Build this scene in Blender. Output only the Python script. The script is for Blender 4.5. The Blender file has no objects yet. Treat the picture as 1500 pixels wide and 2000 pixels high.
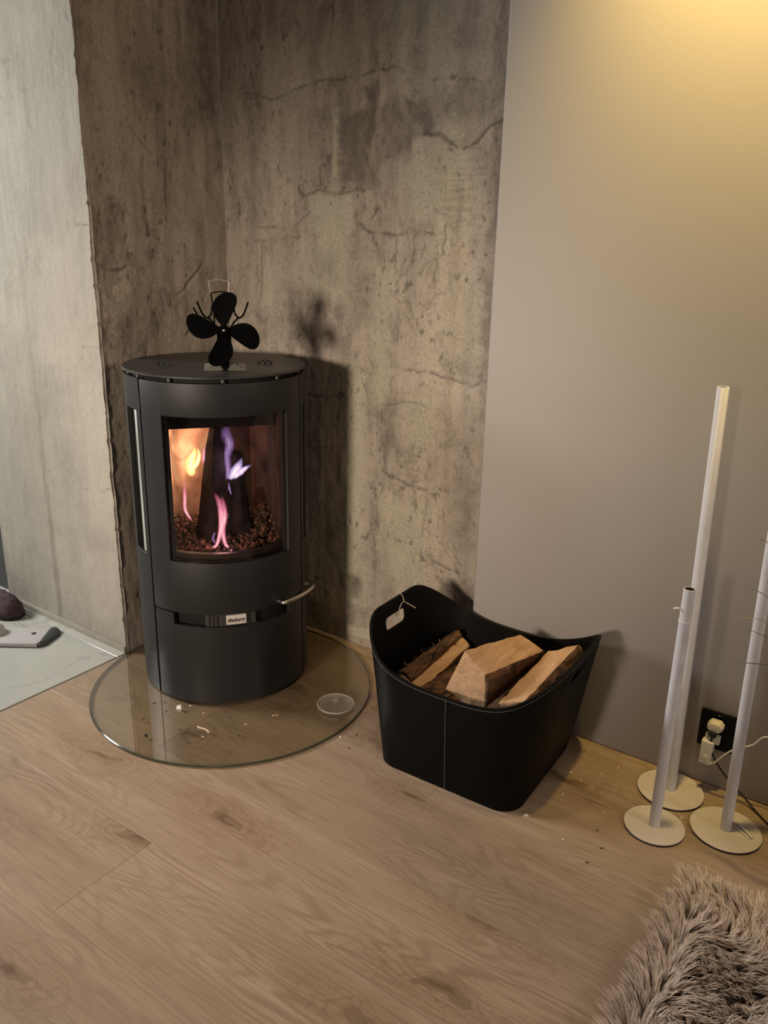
import bpy, bmesh, math, random
import numpy as np
from mathutils import Vector, Matrix

random.seed(7)
RNG = np.random.default_rng(11)
S = bpy.context.scene
COL = S.collection
PI = math.pi
def R(d): return math.radians(d)

# ------------------------------------------------------------------ camera
CAM = Vector((0, 0, 1.25))
RIGHT = Vector((0.81575088, 0.57800124, 0.02156544))
DOWN = Vector((0.19841017, -0.24461093, -0.94910426))
FWD = Vector((-0.54330829, 0.77851144, -0.31422291))
FPX = 1583.11
cd = bpy.data.cameras.new('camera')
cam = bpy.data.objects.new('camera', cd)
COL.objects.link(cam)
cam.matrix_world = Matrix(((RIGHT.x, -DOWN.x, -FWD.x, CAM.x), (RIGHT.y, -DOWN.y, -FWD.y, CAM.y),
                           (RIGHT.z, -DOWN.z, -FWD.z, CAM.z), (0, 0, 0, 1)))
cd.sensor_fit = 'HORIZONTAL'
cd.sensor_width = 36
cd.lens = 36 * FPX / 1500
cd.clip_start = 0.02
S.camera = cam

# ------------------------------------------------------------------ world, lights, exposure
S.view_settings.view_transform = 'Standard'
S.view_settings.look = 'None'
S.view_settings.gamma = 1
S.view_settings.use_curve_mapping = False
S.view_settings.exposure = 0.0
W = bpy.data.worlds.new('world')
S.world = W
W.use_nodes = True
W.node_tree.nodes['Background'].inputs[0].default_value = (1.0, 0.87, 0.74, 1)
W.node_tree.nodes['Background'].inputs[1].default_value = 0.06

def light(name, kind, loc, power, col, target=None, size=0.1, **kw):
    l = bpy.data.lights.new(name, kind)
    l.energy = power
    l.color = col
    if kind == 'AREA':
        l.shape = 'DISK'
        l.size = size
    else:
        l.shadow_soft_size = size
    for k, v in kw.items():
        setattr(l, k, v)
    o = bpy.data.objects.new(name, l)
    COL.objects.link(o)
    o.location = loc
    if target is not None:
        o.rotation_euler = (Vector(target) - Vector(loc)).to_track_quat('-Z', 'Y').to_euler()
    return o

# a spot lamp far out in the room, a little above stove height; it throws the stove's shadow
light('room_lamp', 'SPOT', (-0.97, -2.3, 1.35), 555, (1.0, 0.84, 0.68), (-1.50, 1.9, 0.60), 0.26, spot_size=R(34), spot_blend=1.0)
# narrow ceiling downlights over the floor
light('downlight_1', 'SPOT', (-0.95, 1.15, 2.42), 24, (1.0, 0.80, 0.60), (-0.85, 1.15, 0), 0.04, spot_size=R(50), spot_blend=1.0)
light('downlight_2', 'SPOT', (-1.10, 0.35, 2.42), 20, (1.0, 0.82, 0.64), (-1.10, 0.55, 0), 0.04, spot_size=R(66), spot_blend=1.0)
# ceiling spot washing the painted panel
light('panel_spot', 'SPOT', (-0.42, 1.55, 2.42), 158, (1.0, 0.70, 0.21), (-0.40, 1.95, 1.82), 0.04, spot_size=R(86), spot_blend=1.0)
# daylight of the hall on the left
light('hall_daylight', 'AREA', (-3.9, 0.30, 1.7), 72, (1.0, 0.97, 0.91), (-2.1, 1.3, 0.8), 0.9)
# wide dim light of the room on the right
light('room_right', 'AREA', (2.4, -0.6, 1.6), 4, (0.70, 0.78, 1.0), (-0.4, 1.8, 0.7), 1.0)
# warm fill light added far to the right, to brighten the left wall
light('left_wall_fill', 'AREA', (3.0, 1.05, 2.0), 30, (1.0, 0.78, 0.56), (-1.97, 1.65, 1.3), 0.5)

# ------------------------------------------------------------------ helpers
def ray(x, y):
    return RIGHT * ((x - 750) / FPX) + DOWN * ((y - 1000) / FPX) + FWD
def on_plane(x, y, axis, v):                       # photograph point -> world point on a coordinate plane
    d = ray(x, y)
    return CAM + d * ((v - CAM[axis]) / d[axis])

class MB:
    """collects vertices and faces of one mesh"""
    def __init__(self):
        self.v = []; self.f = []; self.m = []
    def add(self, vs, fs, mat=0):
        o = len(self.v)
        self.v += [tuple(p) for p in vs]
        self.f += [tuple(i + o for i in f) for f in fs]
        self.m += [mat] * len(fs)
        return o
    def box(self, c, s, rot=0.0, mat=0):
        cx, cy, cz = c; sx, sy, sz = s[0] / 2, s[1] / 2, s[2] / 2
        ca, sa = math.cos(rot), math.sin(rot)
        vs = []
        for z in (-sz, sz):
            for x, y in ((-sx, -sy), (sx, -sy), (sx, sy), (-sx, sy)):
                vs.append((cx + x * ca - y * sa, cy + x * sa + y * ca, cz + z))
        self.add(vs, [(3, 2, 1, 0), (4, 5, 6, 7), (0, 1, 5, 4), (1, 2, 6, 5), (2, 3, 7, 6), (3, 0, 4, 7)], mat)
    def lathe(self, prof, c=(0, 0, 0), n=48, mat=0, close=False):
        vs = []; fs = []; k = len(prof)
        for i in range(n):
            a = 2 * PI * i / n
            for r, z in prof:
                vs.append((c[0] + r * math.cos(a), c[1] + r * math.sin(a), c[2] + z))
        for i in range(n):
            j = (i + 1) % n
            for q in range(k - 1 + (1 if close else 0)):
                q2 = (q + 1) % k
                fs.append((i * k + q, j * k + q, j * k + q2, i * k + q2))
        self.add(vs, fs, mat)
    def disc(self, c, r, z, n=48, up=True, mat=0):
        vs = [(c[0] + r * math.cos(2 * PI * i / n), c[1] + r * math.sin(2 * PI * i / n), z) for i in range(n)]
        f = tuple(range(n))
        self.add(vs, [f if up else f[::-1]], mat)
    def tube(self, pts, r, n=8, cap=True, mat=0, flat=None):
        pts = [Vector(p) for p in pts]
        rs = r if isinstance(r, (list, tuple)) else [r] * len(pts)
        vs = []; fs = []
        t0 = (pts[1] - pts[0]).normalized()
        nrm = t0.orthogonal().normalized()
        for i, p in enumerate(pts):
            t = (pts[min(i + 1, len(pts) - 1)] - pts[max(i - 1, 0)]).normalized()
            nrm = (nrm - t * nrm.dot(t)).normalized()
            b = t.cross(nrm)
            for j in range(n):
                a = 2 * PI * j / n
                vs.append(p + (nrm * math.cos(a) + b * math.sin(a)) * rs[i])
        for i in range(len(pts) - 1):
            for j in range(n):
                k = (j + 1) % n
                fs.append((i * n + j, i * n + k, (i + 1) * n + k, (i + 1) * n + j))
        if cap:
            fs.append(tuple(range(n))[::-1]); fs.append(tuple(range((len(pts) - 1) * n, len(pts) * n)))
        self.add(vs, fs, mat)
    def arcpanel(self, c, r0, r1, a0, a1, z0, z1, n=32, zs=None, mat=0):
        """curved slab between two radii, two angles (degrees) and two heights"""
        vs = []; fs = []
        for i in range(n + 1):
            a = R(a0 + (a1 - a0) * i / n); ca, sa = math.cos(a), math.sin(a)
            for r, z in ((r0, z0), (r1, z0), (r1, z1), (r0, z1)):
                vs.append((c[0] + r * ca, c[1] + r * sa, z))
        for i in range(n):
            for q in range(4):
                p = (q + 1) % 4
                fs.append((i * 4 + q, i * 4 + p, (i + 1) * 4 + p, (i + 1) * 4 + q)[::-1])
        fs.append((0, 1, 2, 3)); fs.append((n * 4 + 3, n * 4 + 2, n * 4 + 1, n * 4))
        self.add(vs, fs, mat)
    def make(self, name, mats, parent=None, smooth=40, bevel=0, seg=2, origin=None):
        me = bpy.data.meshes.new(name)
        v = self.v
        if origin is not None:
            v = [(p[0] - origin[0], p[1] - origin[1], p[2] - origin[2]) for p in v]
        me.from_pydata([tuple(p) for p in v], [], self.f)
        if not isinstance(mats, (list, tuple)): mats = [mats]
        for m in mats: me.materials.append(m)
        me.polygons.foreach_set('material_index', self.m)
        if bevel or True:
            bm = bmesh.new(); bm.from_mesh(me)
            bmesh.ops.remove_doubles(bm, verts=bm.verts, dist=1e-6)
            bmesh.ops.recalc_face_normals(bm, faces=bm.faces)
            if bevel:
                es = [e for e in bm.edges if len(e.link_faces) == 2 and e.calc_face_angle(0) > R(35)]
                bmesh.ops.bevel(bm, geom=es, offset=bevel, segments=seg, profile=0.6, affect='EDGES', clamp_overlap=True)
            bm.to_mesh(me); bm.free()
        if smooth:
            me.shade_smooth()
            try: me.set_sharp_from_angle(angle=R(smooth))
            except Exception: pass
        return link(name, me, parent, origin)

def link(name, me, parent=None, origin=None):
    o = bpy.data.objects.new(name, me)
    COL.objects.link(o)
    if origin is not None: o.location = origin
    if parent is not None:
        o.parent = parent
        o.matrix_parent_inverse = Matrix.Identity(4)
        base = world_loc(parent)
        o.location = Vector(o.location) - base
    return o
def world_loc(o):
    p = Vector(o.location)
    while o.parent is not None:
        o = o.parent; p = p + Vector(o.location)
    return p
def thing(name, label, cat, loc, group=None):
    o = bpy.data.objects.new(name, None)
    o.empty_display_size = 0.05
    COL.objects.link(o); o.location = loc
    return tag(o, label, cat, group)
def tag(o, label, cat, group=None, kind=None):
    o['label'] = label; o['category'] = cat
    if group: o['group'] = group
    if kind: o['kind'] = kind
    return o
def struct(o):
    o['kind'] = 'structure'; return o
def smooth_path(pts, k=8):                          # Catmull-Rom through the given points
    P = [Vector(p) for p in pts]; P = [P[0] * 2 - P[1]] + P + [P[-1] * 2 - P[-2]]
    out = []
    for i in range(1, len(P) - 2):
        for j in range(k):
            t = j / k
            out.append(0.5 * ((2 * P[i]) + (P[i + 1] - P[i - 1]) * t + (2 * P[i - 1] - 5 * P[i] + 4 * P[i + 1] - P[i + 2]) * t * t
                              + (3 * P[i] - P[i - 1] - 3 * P[i + 1] + P[i + 2]) * t ** 3))
    out.append(P[-2]); return out

_tab = np.random.default_rng(5).random((256, 256))
def vnoise(x, y):
    x = np.asarray(x, float); y = np.asarray(y, float)
    xi = np.floor(x).astype(int); yi = np.floor(y).astype(int)
    fx = x - xi; fy = y - yi
    fx = fx * fx * (3 - 2 * fx); fy = fy * fy * (3 - 2 * fy)
    g = lambda a, b: _tab[a % 256, b % 256]
    return (g(xi, yi) * (1 - fx) + g(xi + 1, yi) * fx) * (1 - fy) + (g(xi, yi + 1) * (1 - fx) + g(xi + 1, yi + 1) * fx) * fy
def fbm(x, y, o=4):
    s = 0; a = 0.5; t = 0
    for i in range(o):
        s = s + a * vnoise(x * 2 ** i + 17.3 * i, y * 2 ** i + 9.1 * i); t += a; a *= 0.55
    return s / t

# ------------------------------------------------------------------ materials
def mat(name, col=(0.5, 0.5, 0.5), rough=0.5, metal=0.0, spec=0.5, noise=None, bump=None, **kw):
    m = bpy.data.materials.new(name); m.use_nodes = True
    nt = m.node_tree; b = nt.nodes['Principled BSDF']
    b.inputs['Base Color'].default_value = (*col, 1); b.inputs['Roughness'].default_value = rough
    b.inputs['Metallic'].default_value = metal; b.inputs['Specular IOR Level'].default_value = spec
    for k, v in kw.items():
        b.inputs[k.replace('_', ' ')].default_value = v
    if noise or bump:
        tc = nt.nodes.new('ShaderNodeTexCoord')
    if noise:                                       # (scale, second colour)
        n = nt.nodes.new('ShaderNodeTexNoise'); n.inputs['Scale'].default_value = noise[0]; n.inputs['Detail'].default_value = 6
        mx = nt.nodes.new('ShaderNodeMix'); mx.data_type = 'RGBA'
        mx.inputs[6].default_value = (*col, 1); mx.inputs[7].default_value = (*noise[1], 1)
        rp = nt.nodes.new('ShaderNodeMapRange'); rp.inputs[1].default_value = 0.35; rp.inputs[2].default_value = 0.65
        nt.links.new(tc.outputs['Object'], n.inputs['Vector']); nt.links.new(n.outputs['Fac'], rp.inputs[0])
        nt.links.new(rp.outputs[0], mx.inputs[0]); nt.links.new(mx.outputs[2], b.inputs['Base Color'])
    if bump:                                        # (scale, strength, distance)
        n = nt.nodes.new('ShaderNodeTexNoise'); n.inputs['Scale'].default_value = bump[0]; n.inputs['Detail'].default_value = 5
        bp = nt.nodes.new('ShaderNodeBump'); bp.inputs['Strength'].default_value = bump[1]; bp.inputs['Distance'].default_value = bump[2]
        nt.links.new(tc.outputs['Object'], n.inputs['Vector']); nt.links.new(n.outputs['Fac'], bp.inputs['Height'])
        nt.links.new(bp.outputs[0], b.inputs['Normal'])
    return m

class N:
    """tiny node-graph writer"""
    def __init__(self, m): self.t = m.node_tree; self.b = self.t.nodes.get('Principled BSDF')
    def new(self, typ, props=None, **ins):
        n = self.t.nodes.new('ShaderNode' + typ)
        for k, v in (props or {}).items(): setattr(n, k, v)
        for k, v in ins.items():
            key = int(k[1:]) if k[0] == 'i' and k[1:].isdigit() else k.replace('_', ' ')
            self.set(n.inputs[key], v)
        return n
    def set(self, sock, v):
        if hasattr(v, 'is_output'): self.t.links.new(v, sock)
        elif hasattr(v, 'outputs'): self.t.links.new(v.outputs[0], sock)
        else: sock.default_value = v
    def math(self, op, a, b=0.0, c=0.0, clamp=False):
        n = self.t.nodes.new('ShaderNodeMath'); n.operation = op; n.use_clamp = clamp
        for i, v in enumerate((a, b, c)): self.set(n.inputs[i], v)
        return n.outputs[0]
    def mix(self, f, a, b, blend='MIX'):
        n = self.t.nodes.new('ShaderNodeMix'); n.data_type = 'RGBA'; n.blend_type = blend
        for i, v in ((0, f), (6, a), (7, b)):
            self.set(n.inputs[i], (*v, 1) if isinstance(v, tuple) and len(v) == 3 else v)
        return n.outputs[2]
    def rng(self, v, a, b, c=0.0, d=1.0):
        n = self.t.nodes.new('ShaderNodeMapRange')
        for i, q in enumerate((v, a, b, c, d)): self.set(n.inputs[i], q)
        return n.outputs[0]
    def noise(self, vec, scale, detail=4, rough=0.5, dist=0.0):
        n = self.t.nodes.new('ShaderNodeTexNoise'); self.set(n.inputs['Vector'], vec)
        n.inputs['Scale'].default_value = scale; n.inputs['Detail'].default_value = detail
        n.inputs['Roughness'].default_value = rough; n.inputs['Distortion'].default_value = dist
        return n.outputs[0]
    def mapping(self, vec, scale=(1, 1, 1), loc=(0, 0, 0)):
        n = self.t.nodes.new('ShaderNodeMapping'); self.set(n.inputs['Vector'], vec)
        n.inputs['Scale'].default_value = scale; n.inputs['Location'].default_value = loc
        return n.outputs[0]

def oak_material():
    m = mat('oak_laminate', rough=0.42, spec=0.35); g = N(m)
    tc = g.new('TexCoord'); oi = g.new('ObjectInfo')
    off = g.new('CombineXYZ', X=g.math('MULTIPLY', oi.outputs['Random'], 91.0), Y=g.math('MULTIPLY', oi.outputs['Random'], 57.0))
    p = g.new('VectorMath', {'operation': 'ADD'}, i0=tc.outputs['Object'], i1=off).outputs[0]
    a = g.mapping(p, (1.0, 4.6, 1.0))
    n1 = g.noise(a, 1.7, 2, 0.45, 0.35)
    rings = g.math('SINE', g.math('MULTIPLY', n1, 120.0))
    soft = g.rng(g.noise(g.mapping(p, (1.0, 3.0, 1)), 2.2, 2), 0.42, 0.62)
    fine = g.noise(g.mapping(p, (6, 190, 1)), 1.0, 5, 0.65)
    broad = g.noise(g.mapping(p, (0.8, 7, 1)), 1.6, 4, 0.55)
    vo = g.new('TexVoronoi', {'feature': 'F1', 'voronoi_dimensions': '2D'}, Vector=g.mapping(g.new('VectorMath', {'operation': 'ADD'}, i0=p,
               i1=g.new('VectorMath', {'operation': 'SCALE'}, i0=g.new('TexNoise', Vector=g.mapping(p, (14, 26, 1)), Scale=1.0).outputs['Color'], Scale=0.10)).outputs[0], (2.0, 6.2, 1)))
    vo.inputs['Scale'].default_value = 1.0
    knot = g.rng(vo.outputs['Distance'], 0.02, 0.13, 1, 0)
    knot2 = g.rng(vo.outputs['Distance'], 0.0, 0.5, 1, 0)
    ok = g.math('GREATER_THAN', g.new('SeparateColor', Color=vo.outputs['Color']).outputs[0], 0.66)
    knot = g.math('MULTIPLY', knot, ok); knot2 = g.math('MULTIPLY', knot2, ok)
    c = g.mix(g.rng(broad, 0.3, 0.7), (0.46, 0.345, 0.25), (0.36, 0.26, 0.18))
    c = g.mix(g.math('MULTIPLY', g.rng(rings, -0.2, 1.0), g.math('MULTIPLY', soft, 0.62)), c, (0.28, 0.19, 0.125))
    c = g.mix(g.math('MULTIPLY', g.rng(fine, 0.46, 0.66), 0.62), c, (0.26, 0.18, 0.12))
    c = g.mix(g.math('MULTIPLY', knot2, 0.42), c, (0.27, 0.165, 0.095))
    eye = g.math('MULTIPLY', knot2, g.rng(g.math('SINE', g.math('MULTIPLY', vo.outputs['Distance'], 85.0)), 0.0, 1.0))
    c = g.mix(g.math('MULTIPLY', eye, 0.5), c, (0.20, 0.125, 0.075))
    c = g.mix(g.math('MULTIPLY', knot, 0.70), c, (0.135, 0.08, 0.045))
    hsv = g.new('HueSaturation', Color=c, Value=g.rng(oi.outputs['Random'], 0, 1, 0.93, 1.07))
    g.set(g.b.inputs['Base Color'], hsv)
    bp = g.new('Bump', Strength=0.25, Distance=0.0006, Height=g.math('ADD', fine, g.math('MULTIPLY', rings, 0.2)))
    g.set(g.b.inputs['Normal'], bp)
    g.set(g.b.inputs['Roughness'], g.rng(fine, 0.3, 0.7, 0.36, 0.5))
    return m

def plaster_material(name, light_c, dark_c, green_c, worn=1.0):
    m = mat(name, rough=0.75, spec=0.3); g = N(m)
    tc = g.new('TexCoord'); at = g.new('Attribute', {'attribute_name': 'wear_shade'})
    sp = g.new('SeparateColor', Color=at.outputs['Color'])
    p = tc.outputs['Object']
    big = g.noise(p, 3.2, 5, 0.6, 0.3)
    streak = g.noise(g.mapping(p, (22, 22, 2.2)), 1.0, 5, 0.6)
    fine = g.noise(p, 130, 5, 0.7)
    pit = g.new('TexVoronoi', {'feature': 'F1'}, Vector=p, Scale=55.0).outputs['Distance']
    c = g.mix(g.rng(big, 0.36, 0.66), light_c, tuple(x * 0.82 for x in light_c))
    c = g.mix(g.math('MULTIPLY', g.rng(streak, 0.42, 0.68), 0.5 * worn), c, dark_c)
    mott = g.noise(g.mapping(p, (9, 9, 6)), 1.6, 7, 0.72, 0.5)
    c = g.mix(g.math('MULTIPLY', g.rng(mott, 0.50, 0.63), 0.62 * worn), c, dark_c)
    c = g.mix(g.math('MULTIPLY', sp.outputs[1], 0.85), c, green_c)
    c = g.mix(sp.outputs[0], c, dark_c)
    c = g.mix(g.math('MULTIPLY', g.rng(fine, 0.48, 0.70), 0.45 * worn), c, tuple(x * 0.6 for x in dark_c))
    c = g.mix(g.math('MULTIPLY', sp.outputs[2], 0.8), c, tuple(x * 0.33 for x in dark_c))
    g.set(g.b.inputs['Base Color'], c)
    h = g.math('ADD', g.math('MULTIPLY', fine, 0.6), g.math('MULTIPLY', streak, 0.8))
    g.set(g.b.inputs['Normal'], g.new('Bump', Strength=0.6, Distance=0.003, Height=h))
    return m

M = {}
M['oak'] = oak_material()
M['plaster'] = plaster_material('old_plaster', (0.43, 0.365, 0.295), (0.155, 0.13, 0.108), (0.41, 0.375, 0.285))
M['plaster_hall_lit'] = plaster_material('hall_plaster_lit', (0.385, 0.36, 0.305), (0.25, 0.23, 0.195), (0.42, 0.38, 0.32), 0.5)  # the old plaster again, less worn; its paler dark tones paint in brighter light
M['paint'] = mat('panel_paint', (0.37, 0.338, 0.32), 0.6, spec=0.25, bump=(9, 0.12, 0.002))
M['subfloor'] = mat('subfloor', (0.06, 0.04, 0.025), 0.8)
M['grout'] = mat('grout', (0.30, 0.29, 0.26), 0.9)
M['door_grey'] = mat('hall_door_grey', (0.055, 0.057, 0.06), 0.6, bump=(60, 0.1, 0.001))
M['black_steel'] = mat('stove_black_steel', (0.0085, 0.0085, 0.0082), 0.52, spec=0.40, bump=(500, 0.15, 0.0004))
M['inner_steel'] = mat('stove_inner_steel', (0.010, 0.009, 0.009), 0.7, spec=0.2)
M['top_steel'] = mat('stove_top_steel', (0.045, 0.042, 0.038), 0.42, spec=0.4, noise=(14, (0.03, 0.03, 0.028)))
M['chrome'] = mat('brushed_steel', (0.62, 0.58, 0.54), 0.28, 1.0, bump=(90, 0.1, 0.0004))
M['badge'] = mat('badge_metal', (0.60, 0.56, 0.52), 0.45, 0.3)
M['badge_ink'] = mat('badge_ink', (0.02, 0.015, 0.012), 0.6)
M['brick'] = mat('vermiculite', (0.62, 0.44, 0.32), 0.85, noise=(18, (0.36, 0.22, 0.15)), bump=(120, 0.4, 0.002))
M['dark_brick'] = mat('dark_lining', (0.095, 0.058, 0.045), 0.9, spec=0.1, noise=(16, (0.04, 0.024, 0.02)), bump=(120, 0.4, 0.002))  # darker material for the right half of the fire brick lining
M['char'] = mat('charred_wood', (0.013, 0.011, 0.0105), 0.85, spec=0.08, noise=(30, (0.032, 0.027, 0.025)), bump=(60, 0.7, 0.004))
M['fan_black'] = mat('fan_black', (0.0016, 0.0016, 0.0016), 0.7, spec=0.04)
M['dull_steel'] = mat('dull_steel', (0.10, 0.09, 0.08), 0.5, 0.6)
M['pale_metal'] = mat('pale_metal', (0.80, 0.79, 0.76), 0.38, 0.85)
M['fan_foot'] = mat('fan_foot_grey', (0.22, 0.21, 0.18), 0.5, 0.4)
M['wire'] = mat('fan_wire', (0.45, 0.38, 0.33), 0.4, 0.5)
M['leather'] = mat('black_leather', (0.0028, 0.0025, 0.0023), 0.55, spec=0.12, bump=(420, 0.25, 0.0006))
M['thread'] = mat('pale_thread', (0.16, 0.16, 0.15), 0.8)
M['string'] = mat('tan_string', (0.34, 0.28, 0.22), 0.9)
M['white_metal'] = mat('white_powder_coat', (0.80, 0.80, 0.86), 0.4, spec=0.5, noise=(26, (0.74, 0.74, 0.79)), bump=(70, 0.08, 0.0006))
M['tube_inside'] = mat('tube_inside', (0.05, 0.045, 0.045), 0.7)
M['foot_white'] = mat('foot_cream', (0.66, 0.60, 0.57), 0.5, spec=0.35)
M['felt'] = mat('felt_black', (0.015, 0.013, 0.012), 0.9)
M['socket_black'] = mat('socket_black', (0.004, 0.004, 0.004), 0.5, spec=0.12)
M['ivory'] = mat('ivory_plastic', (0.72, 0.67, 0.55), 0.4)
M['white_plastic'] = mat('white_plastic', (0.75, 0.72, 0.70), 0.4)
M['cable_black'] = mat('cable_black', (0.012, 0.012, 0.012), 0.5)
M['grey_plastic'] = mat('light_grey_plastic', (0.50, 0.49, 0.49), 0.4)
M['dark_plastic'] = mat('dark_grey_plastic', (0.045, 0.052, 0.054), 0.5)
M['purple'] = mat('purple_knit', (0.085, 0.050, 0.060), 0.9, noise=(60, (0.05, 0.026, 0.033)), bump=(70, 0.9, 0.006))
M['rubber'] = mat('dark_rubber', (0.012, 0.009, 0.01), 0.8)
M['blade_green'] = mat('grass_blade', (0.12, 0.115, 0.07), 0.6)
M['blade_pale'] = mat('dry_blade', (0.30, 0.27, 0.17), 0.6)
M['pot'] = mat('plant_pot', (0.25, 0.23, 0.21), 0.6)
M['soil'] = mat('soil', (0.03, 0.02, 0.015), 0.95, bump=(80, 0.8, 0.006))
M['chip'] = mat('pale_wood_chip', (0.62, 0.47, 0.30), 0.8)
M['paper'] = mat('white_scrap', (0.80, 0.76, 0.68), 0.8)
M['coal'] = mat('black_coal_crumb', (0.01, 0.008, 0.007), 0.8)
M['bark_chip'] = mat('bark_chip', (0.075, 0.045, 0.03), 0.9)
M['backing'] = mat('rug_backing', (0.12, 0.10, 0.085), 0.95)

def wood_log_material():
    m = mat('split_birch', rough=0.7, spec=0.25); g = N(m)
    p = g.new('TexCoord').outputs['Object']
    s = g.noise(g.mapping(p, (60, 5, 60)), 1.0, 5, 0.65, 0.4)
    b = g.noise(p, 12, 4)
    c = g.mix(g.rng(s, 0.35, 0.7), (0.58, 0.375, 0.225), (0.40, 0.24, 0.135))
    c = g.mix(g.math('MULTIPLY', g.rng(b, 0.55, 0.75), 0.45), c, (0.36, 0.20, 0.11))
    v = g.new('TexVoronoi', {'feature': 'F1'}, Vector=g.mapping(p, (60, 16, 60)), Scale=1.0).outputs['Distance']
    c = g.mix(g.rng(v, 0.06, 0.16, 0.7, 0), c, (0.10, 0.05, 0.03))
    g.set(g.b.inputs['Base Color'], c)
    g.set(g.b.inputs['Normal'], g.new('Bump', Strength=0.5, Distance=0.003, Height=s))
    return m
def bark_material():
    m = mat('birch_bark', rough=0.8, spec=0.25); g = N(m)
    p = g.new('TexCoord').outputs['Object']
    a = g.noise(g.mapping(p, (40, 16, 40)), 1.0, 6, 0.7, 0.6)
    b = g.noise(p, 70, 4, 0.7)
    c = g.mix(g.rng(a, 0.38, 0.62), (0.025, 0.016, 0.012), (0.17, 0.085, 0.045))
    c = g.mix(g.rng(b, 0.62, 0.74, 0, 0.75), c, (0.36, 0.29, 0.23))
    g.set(g.b.inputs['Base Color'], c)
    g.set(g.b.inputs['Normal'], g.new('Bump', Strength=0.9, Distance=0.006, Height=a))
    return m
def marble_material():
    m = mat('marble_tile', rough=0.12, spec=0.5); g = N(m)
    p = g.new('TexCoord').outputs['Object']
    oi = g.new('ObjectInfo')
    q = g.new('VectorMath', {'operation': 'ADD'}, i0=p, i1=g.new('CombineXYZ', X=g.math('MULTIPLY', oi.outputs['Random'], 13.0), Y=2.0)).outputs[0]
    n = g.noise(q, 2.3, 6, 0.6, 0.8)
    vein = g.rng(g.math('ABSOLUTE', g.math('SUBTRACT', n, 0.5)), 0.0, 0.018, 1, 0)
    cl = g.noise(q, 1.6, 3)
    c = g.mix(g.rng(cl, 0.35, 0.7), (0.52, 0.52, 0.475), (0.43, 0.44, 0.41))
    c = g.mix(g.math('MULTIPLY', vein, g.rng(g.noise(q, 3.0, 2), 0.45, 0.6, 0, 0.55)), c, (0.25, 0.26, 0.24))
    g.set(g.b.inputs['Base Color'], c)
    return m
def clear_glass(name, tint, refl=1.0, rough=0.02, glint=0.0):
    """thin sheet: tinted transmission with fresnel reflection"""
    m = bpy.data.materials.new(name); m.use_nodes = True; g = N(m)
    g.t.nodes.remove(g.b); out = g.t.nodes['Material Output']
    tr = g.new('BsdfTransparent', Color=(*tint, 1)); gl = g.new('BsdfGlossy', Roughness=rough, Color=(1, 1, 1, 1))
    fr = g.new('Fresnel', IOR=1.5)
    front = g.math('SUBTRACT', 1.0, g.new('NewGeometry').outputs['Backfacing'])
    mx = g.new('MixShader', i0=g.math('MULTIPLY', g.math('MULTIPLY', fr, refl), front), i1=tr, i2=gl)
    if glint:                                        # diffuse white that paints highlights into the glass
        mx = g.new('MixShader', i0=glint, i1=mx, i2=g.new('BsdfDiffuse', Color=(0.8, 0.78, 0.74, 1)))
    g.t.links.new(mx.outputs[0], out.inputs[0])
    return m
def flame_material(name, core, rim, power):
    m = bpy.data.materials.new(name); m.use_nodes = True; g = N(m)
    g.t.nodes.remove(g.b); out = g.t.nodes['Material Output']
    at = g.new('Attribute', {'attribute_name': 'body'}); sp = g.new('SeparateColor', Color=at.outputs['Color'])
    p = g.new('TexCoord').outputs['Object']
    wob = g.noise(g.mapping(p, (90, 90, 30)), 1.0, 3)
    a = g.math('MULTIPLY', sp.outputs[0], g.rng(wob, 0.25, 0.65, 0.45, 1.0), clamp=True)
    col = g.mix(g.math('POWER', a, 1.3), rim, core)
    em = g.new('Emission', Color=col, Strength=power)
    tr = g.new('BsdfTransparent')
    mx = g.new('MixShader', i0=g.math('POWER', a, 1.1), i1=tr, i2=em)
    g.t.links.new(mx.outputs[0], out.inputs[0])
    return m
def fur_material():
    m = mat('rug_fur', rough=0.8, spec=0.2); g = N(m)
    at = g.new('Attribute', {'attribute_name': 'tone'})
    g.set(g.b.inputs['Base Color'], at.outputs['Color'])
    return m
def ember_material():
    m = mat('ember_bed', (0.02, 0.014, 0.012), 0.9); g = N(m)
    p = g.new('TexCoord').outputs['Object']
    n = g.noise(p, 60, 4, 0.6)
    c = g.mix(g.rng(n, 0.4, 0.65), (0.028, 0.018, 0.015), (0.30, 0.175, 0.125))
    g.set(g.b.inputs['Base Color'], c)
    g.set(g.b.inputs['Emission Color'], (1.0, 0.20, 0.06, 1))
    g.set(g.b.inputs['Emission Strength'], g.rng(n, 0.56, 0.8, 0.0, 0.22))
    return m
M['wood'] = wood_log_material()
M['bark'] = bark_material()
M['marble'] = marble_material()
M['hearth_glass'] = clear_glass('hearth_glass', (0.915, 0.905, 0.865), 2.4)
M['hearth_edge'] = mat('hearth_glass_edge', (0.05, 0.06, 0.045), 0.12, spec=0.8, Transmission_Weight=0.35)
M['stove_glass'] = clear_glass('stove_glass', (0.80, 0.74, 0.70), 0.8)
M['side_glass'] = mat('side_glass_dark', (0.02, 0.018, 0.016), 0.08, spec=0.9)
M['dish_glass'] = clear_glass('dish_glass', (0.95, 0.94, 0.92), 0.9, 0.12, 0.10)
M['dish_rim_glint'] = clear_glass('dish_rim_glint', (0.9, 0.9, 0.87), 1.2, 0.1, 0.35)  # whiter glass, a highlight painted along the rim
M['fur'] = fur_material()
M['ember'] = ember_material()
M['flame_yellow'] = flame_material('flame_yellow', (1.0, 0.85, 0.45), (1.0, 0.50, 0.14), 4.2)
M['flame_orange'] = flame_material('flame_orange', (1.0, 0.60, 0.32), (1.0, 0.36, 0.16), 0.95)
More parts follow.
